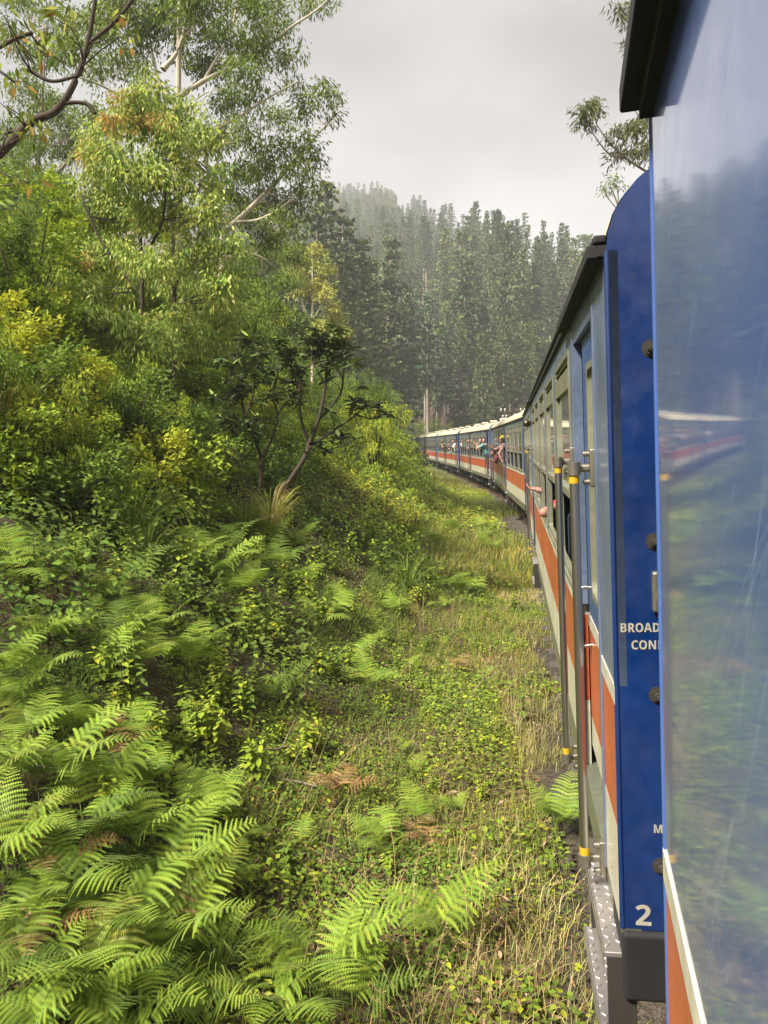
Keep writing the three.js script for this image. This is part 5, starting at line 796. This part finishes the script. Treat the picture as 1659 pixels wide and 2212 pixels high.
// ---------------------------------------------------------------- people at the doors and windows
const skinMat = (r, g, b) => new THREE.MeshStandardMaterial({ color: new THREE.Color().setRGB(r, g, b), roughness: .6 });
const cloth = (r, g, b) => new THREE.MeshStandardMaterial({ color: new THREE.Color().setRGB(r, g, b), roughness: .95 });
function sdfGeo(bones, res, k = .03) { // bones: [a, b, ra, rb]; smooth union of tapered capsules
  const lo = [1e9, 1e9, 1e9], hi = [-1e9, -1e9, -1e9]; for (const [a, b, ra, rb] of bones) for (let i = 0; i < 3; i++) { lo[i] = Math.min(lo[i], a[i] - ra, b[i] - rb); hi[i] = Math.max(hi[i], a[i] + ra, b[i] + rb); }
  const c = [0, 1, 2].map((i) => (lo[i] + hi[i]) / 2), half = Math.max(...[0, 1, 2].map((i) => hi[i] - lo[i])) / 2 * 1.12 + .01, mc = new MarchingCubes(res, skinMat(1, 1, 1), false, false, 90000);
  const h = res / 2;
  for (let z = 0; z < res; z++) for (let y = 0; y < res; y++) for (let x = 0; x < res; x++) {
    const p = [c[0] + (x - h) / h * half, c[1] + (y - h) / h * half, c[2] + (z - h) / h * half]; let d = 1e9;
    for (const [a, b, ra, rb] of bones) { const ab = sub(b, a), ap = sub(p, a), l2 = ab[0] ** 2 + ab[1] ** 2 + ab[2] ** 2 || 1e-9, t = clamp((ap[0] * ab[0] + ap[1] * ab[1] + ap[2] * ab[2]) / l2, 0, 1), e = Math.hypot(ap[0] - ab[0] * t, ap[1] - ab[1] * t, ap[2] - ab[2] * t) - lerp(ra, rb, t);
      const q = Math.max(k - Math.abs(d - e), 0) / k; d = Math.min(d, e) - q * q * k * .25; }
    mc.field[x + y * res + z * res * res] = -d;
  }
  mc.isolation = 0; mc.update(); const n = mc.count, P = new Float32Array(mc.positionArray.slice(0, n * 3)), N = new Float32Array(mc.normalArray.slice(0, n * 3));
  for (let i = 0; i < n; i++) for (let q = 0; q < 3; q++) P[3 * i + q] = c[q] + P[3 * i + q] * half;
  const g = new THREE.BufferGeometry(); g.setAttribute('position', new THREE.BufferAttribute(P, 3)); g.computeVertexNormals(); for (let i = 0; i < n; i++) { const l = Math.hypot(N[3 * i], N[3 * i + 1], N[3 * i + 2]); if (l > 1e-6) for (let q = 0; q < 3; q++) N[3 * i + q] /= l; }
  g.setAttribute('normal', new THREE.BufferAttribute(N, 3)); const nn = g.attributes.normal, pp = g.attributes.position; { // face the normals outwards
    let s = 0; for (let i = 0; i + 2 < n; i += 3) { const a = V().fromBufferAttribute(pp, i), b = V().fromBufferAttribute(pp, i + 1), e = V().fromBufferAttribute(pp, i + 2); s += b.sub(a).cross(e.sub(a)).dot(V().fromBufferAttribute(nn, i)); } if (s < 0) for (let i = 0; i < nn.array.length; i++) nn.array[i] *= -1; }
  return g;
}
// a hand along +y from the wrist at the origin, palm towards +z, thumb towards +x: palm, four fingers of their own length, thumb
function handBones(curl = .35, s = 1) {
  const B = [[[0, 0, 0], [0, .03, 0], .024, .026], [[-.02, .035, 0], [-.022, .085, 0], .017, .014], [[.018, .035, 0], [.022, .085, 0], .018, .014], [[0, .03, 0], [0, .085, 0], .018, .014]];
  [[.03, .072], [.01, .08], [-.011, .074], [-.03, .058]].forEach(([x, l], i) => { let p = [x, .088, 0], a = curl * (.7 + .2 * i); for (const f of [.45, .32, .23]) { const q = add(p, [x * .25, Math.cos(a), Math.sin(a)], l * f); B.push([p, q, .0092, .008]); p = q; a += curl; } });
  B.push([[.022, .025, .004], [.046, .055, .012], .0125, .011], [[.046, .055, .012], [.056, .086, .02], .0105, .0085]);
  return B.map(([a, b, r, q]) => [a.map((v) => v * s), b.map((v) => v * s), r * s, q * s]);
}
const handGeo = sdfGeo(handBones(), 56, .006);
function headBones(c, f) { // f: facing (unit, horizontal)
  const r = [-f[2], 0, f[0]], P = (x, y, z) => [c[0] + r[0] * x + f[0] * z, c[1] + y, c[2] + r[2] * x + f[2] * z];
  return [[P(0, .03, -.02), P(0, .035, .01), .088, .084], [P(0, -.06, .03), P(0, -.03, .03), .056, .066], [P(0, -.01, .09), P(0, -.03, .106), .01, .014], [P(-.03, -.068, .085), P(.03, -.068, .085), .009, .009], [P(.085, -.01, -.005), P(.087, -.035, -.01), .014, .01], [P(-.085, -.01, -.005), P(-.087, -.035, -.01), .014, .01], [P(-.05, .03, .075), P(.05, .03, .075), .012, .012]];
}
function person(label, J, look) { // J: joints in metres; look: colours and hair
  const g = thing('person', label, 'person', look.group), f = norm(J.face.slice()), up = [0, 1, 0];
  const sk = skinMat(...(look.skin ?? [.3, .16, .1])), limb = (a, b, c, r) => [[a, b, r[0], r[1]], [b, c, r[1], r[2]]];
  const sh = [[J.shL, J.shR, .07, .07], [J.pelvis, J.chest, .125, .14], [J.chest, J.neck, .1, .05]], arms = [...limb(J.shL, J.elL, J.haL, [.052, .042, .03]), ...limb(J.shR, J.elR, J.haR, [.052, .042, .03])], legs = J.hipL ? [...limb(J.hipL, J.knL, J.ftL, [.085, .06, .042]), ...limb(J.hipR, J.knR, J.ftR, [.085, .06, .042]), [J.hipL, J.hipR, .1, .1], [J.ftL, add(J.ftL, f, .14), .042, .032], [J.ftR, add(J.ftR, f, .14), .042, .032]] : [];
  const bones = [...sh, ...arms, ...legs, [J.neck, J.head, .05, .055], ...headBones(J.head, f)];
  const bodyG = [sdfGeo(bones, 60, .03)];
  for (const [e, h, m] of [[J.elL, J.haL, -1], [J.elR, J.haR, 1]]) { const d = V(...norm(sub(h, e))), q = new THREE.Quaternion().setFromUnitVectors(V(0, 1, 0), d), hg = handGeo.clone(); if (m < 0) { hg.scale(-1, 1, 1); const p = hg.attributes.position.array, n = hg.attributes.normal.array; for (let i = 0; i < p.length; i += 9) for (let k = 0; k < 3; k++) { [p[i + 3 + k], p[i + 6 + k]] = [p[i + 6 + k], p[i + 3 + k]];[n[i + 3 + k], n[i + 6 + k]] = [n[i + 6 + k], n[i + 3 + k]]; } } hg.applyQuaternion(q); hg.translate(...h); bodyG.push(hg); }
  part('body', bodyG, sk, g);
  const grow = (B, r) => B.map(([a, b, x, y]) => [a, b, x + r, y + r]);
  part('shirt', sdfGeo(grow([...sh.slice(0, 2), [J.shL, look.long ? J.elL : [0, 1, 2].map((i) => lerp(J.shL[i], J.elL[i], .6)), .055, .05], [J.shR, look.long ? J.elR : [0, 1, 2].map((i) => lerp(J.shR[i], J.elR[i], .6)), .055, .05], [J.chest, add(J.chest, up, .1), .11, .06]], .014), 56, .03), cloth(...look.shirt), g);
  if (legs.length) part('trousers', sdfGeo(grow([...limb(J.hipL, J.knL, J.ftL, [.09, .066, .05]).map(([a, b, x, y], i) => i ? [a, [0, 1, 2].map((q) => lerp(a[q], b[q], look.short ? .1 : .85)), x, y] : [a, b, x, y]), ...limb(J.hipR, J.knR, J.ftR, [.09, .066, .05]).map(([a, b, x, y], i) => i ? [a, [0, 1, 2].map((q) => lerp(a[q], b[q], look.short ? .1 : .85)), x, y] : [a, b, x, y]), [J.hipL, J.hipR, .11, .11]], .012), 44, .03), cloth(...look.legs), g);
  const hb = add(J.head, f, -.025), hairB = [[add(hb, up, .05), add(hb, up, .06), .096, .09]]; if (look.longHair) hairB.push([add(hb, up, .03), add(add(hb, f, -.06), up, -.32), .085, .07]);
  part('hair', sdfGeo(hairB, 26, .03), cloth(...(look.hair ?? [.012, .01, .009])), g);
  if (look.cap) part('cap', sdfGeo([[add(J.head, up, .075), add(J.head, up, .085), .1, .095], [add(add(J.head, f, .06), up, .07), add(add(J.head, f, .15), up, .06), .05, .04]], 36, .02), cloth(...look.cap), g);
  return g;
}
// a point beside a coach: t along it, out from its side, height above the rail; local axes out / up / along as well
function besideCoach(i, t, out, y) { const v = VEH[i], c = Math.cos(CANT), s = Math.sin(CANT), lx = -(HALF + out), x = lx * c - y * s, yy = lx * s + y * c; return [v.ox + v.sx * t + v.sz * x, v.oy + yy, -(v.oz + v.sz * t - v.sx * x)]; }
function standing(i, t, o = {}) { // feet on the door floor, leaning out by o.lean, o.face: towards the camera (1) or away (-1)
  const B = (dt, out, y) => besideCoach(i, t + dt, out, y), L = o.lean ?? .3, y0 = 1.2, fz = o.face ?? 1, v = VEH[i];
  return { face: [-v.sx * fz - v.sz * .5, 0, v.sz * fz - v.sx * .5 ], hipL: B(-.09, L * .4 - .12, y0 + .86), hipR: B(.09, L * .4 - .12, y0 + .86), knL: B(-.1, L * .2 - .1, y0 + .46), knR: B(.1, L * .25 - .08, y0 + .46), ftL: B(-.1, -.1, y0 + .06), ftR: B(.1, -.08, y0 + .06), pelvis: B(0, L * .4 - .12, y0 + .9), chest: B(0, L * .85 - .1, y0 + 1.25), neck: B(0, L - .1, y0 + 1.44), head: B(0, L * 1.1 - .08, y0 + 1.6), shL: B(-.17, L * .9 - .1, y0 + 1.38), shR: B(.17, L * .9 - .1, y0 + 1.38), elL: B(-.3, L * .9 + .05, y0 + 1.14), haL: B(-.42, .09, y0 + 1.2), elR: B(.3, L * .9 + .04, y0 + 1.14), haR: B(.42, .09, y0 + 1.2), ...(o.arms ? o.arms(B, y0, L) : {}) };
}
{
  const G = undefined;
  person('person in teal shirt leaning out of the near door of the fourth coach', standing(3, .62, { lean: .42, arms: (B, y, L) => ({ elL: B(-.2, L + .2, y + 1.2), haL: B(-.1, L + .12, y + 1.42) }) }), { shirt: [.12, .26, .27], legs: [.02, .025, .035], hair: [.02, .015, .01] });
  person('person in grey shirt behind the teal one, arm held up at the same door', standing(3, 1.1, { lean: .2, arms: (B, y, L) => ({ elR: B(.25, L + .28, y + 1.3), haR: B(.28, L + .42, y + 1.52) }) }), { shirt: [.2, .22, .22], legs: [.03, .03, .03], skin: [.36, .2, .14] });
  person('person leaning from the middle door of the third coach, yellow band on the hair', standing(2, 7.75, { lean: .14, arms: (B, y, L) => ({ elL: B(-.3, L + .1, y + 1.1), haL: B(-.38, .1, y + .75), elR: B(.25, L + .2, y + 1.25), haR: B(.2, L + .4, y + 1.38) }) }), { shirt: [.3, .16, .15], legs: [.04, .045, .06], skin: [.36, .2, .15], cap: [.35, .28, .03] });
  person('long-haired person in white shirt standing in the doorway next to the dark blue joint', standing(4, .8, { lean: .3 }), { shirt: [.7, .7, .68], legs: [.06, .07, .09], longHair: 1 });
  person('person in brown hat holding on in the middle door of the fifth coach', standing(4, 9.9, { lean: .3, arms: (B, y, L) => ({ elR: B(.2, L + .25, y + 1.25), haR: B(.1, L + .35, y + 1.5) }) }), { shirt: [.16, .11, .08], legs: [.02, .02, .02], cap: [.2, .13, .08] });
  person('person in dark shirt in the middle door of the fourth coach', standing(3, 9.9, { lean: .12 }), { shirt: [.05, .06, .08], legs: [.05, .02, .02] });
  { // sitting in the doorway, legs hanging out
    const i = 5, t = 9.9, B = (dt, out, y) => besideCoach(i, t + dt, out, y), v = VEH[i];
    person('person in orange shirt sitting in a sixth-coach doorway, leg stretched out', { face: [-v.sz, 0, -v.sx], hipL: B(-.1, -.05, 1.3), hipR: B(.1, -.05, 1.3), knL: B(-.12, .38, 1.34), knR: B(.14, .4, 1.25), ftL: B(-.2, .75, 1.0), ftR: B(.2, .5, .85), pelvis: B(0, -.1, 1.34), chest: B(0, -.02, 1.68), neck: B(0, 0, 1.86), head: B(0, .03, 2.02), shL: B(-.18, -.02, 1.8), shR: B(.18, -.02, 1.8), elL: B(-.26, .15, 1.58), haL: B(-.2, .35, 1.42), elR: B(.3, .1, 1.55), haR: B(.4, .02, 1.35) }, { shirt: [.55, .22, .04], legs: [.03, .03, .035] });
  }
  // heads and arms leaning out of the third coach's windows: seated people seen from the chest up
  const seated = (i, t, out, y, label, look) => { const B = (dt, o, h) => besideCoach(i, t + dt, o, h), v = VEH[i]; person(label, { face: [-v.sx - v.sz * .7, 0, v.sz - v.sx * .7], pelvis: B(0, -.35, y - .62), chest: B(0, out - .22, y - .3), neck: B(0, out - .1, y - .13), head: B(0, out, y), shL: B(-.17, out - .2, y - .2), shR: B(.17, out - .2, y - .2), elL: B(-.2, out - .02, y - .33), haL: B(-.05, out + .05, y - .28), elR: B(.25, out - .05, y - .33), haR: B(.15, out + .05, y - .3) }, look); };
  seated(2, 12.4, .2, 2.24, 'person with dark hair leaning out of a third-coach window, elbows on the sill', { shirt: [.3, .06, .06], skin: [.42, .24, .17], long: 0 });
  seated(2, 13.9, .16, 2.2, 'second dark-haired person leaning out one window further along', { shirt: [.06, .06, .07], skin: [.4, .22, .16] });
  seated(4, 4.9, .14, 2.2, 'person in teal sleeve leaning from a fifth-coach window', { shirt: [.04, .2, .2], skin: [.3, .17, .11], long: 1 });
  // the two arms out of the second coach's windows
  const arm = (label, t, pts, look) => { const B = (dt, o, h) => besideCoach(1, t + dt, o, h), [s, e, w] = pts.map((p) => B(...p)), g = thing('person', label, 'person'); const d = V(...norm(sub(w, e))), q = new THREE.Quaternion().setFromUnitVectors(V(0, 1, 0), d).multiply(new THREE.Quaternion().setFromAxisAngle(V(0, 1, 0), look.turn ?? 0)), hg = handGeo.clone(); hg.applyQuaternion(q); hg.translate(...w);
    part('body', [sdfGeo([[s, e, .05, .043], [e, w, .042, .027], [w, add(w, [d.x, d.y, d.z], .03), .026, .025]], 64, .03), hg], skinMat(...look.skin), g);
    part('sleeve', sdfGeo([[add(s, sub(s, e), .25), [0, 1, 2].map((k) => lerp(s[k], e[k], .5)), .075, .06]], 32, .02), cloth(...look.shirt), g); };
  arm('hand with spread fingers held out of a window of the second coach', 6.55, [[-.1, -.4, 2.2], [-.05, -.16, 2.1], [0, .03, 2.14]], { skin: [.27, .13, .09], shirt: [.3, .05, .05], turn: 1.2 });
  arm('bare elbow and red sleeve resting on a window sill of the second coach', 5.35, [[.2, -.25, 2.1], [0, .02, 1.98], [.28, -.14, 2.0]], { skin: [.3, .15, .11], shirt: [.5, .03, .05] });
}
renderer.render(scene, camera);
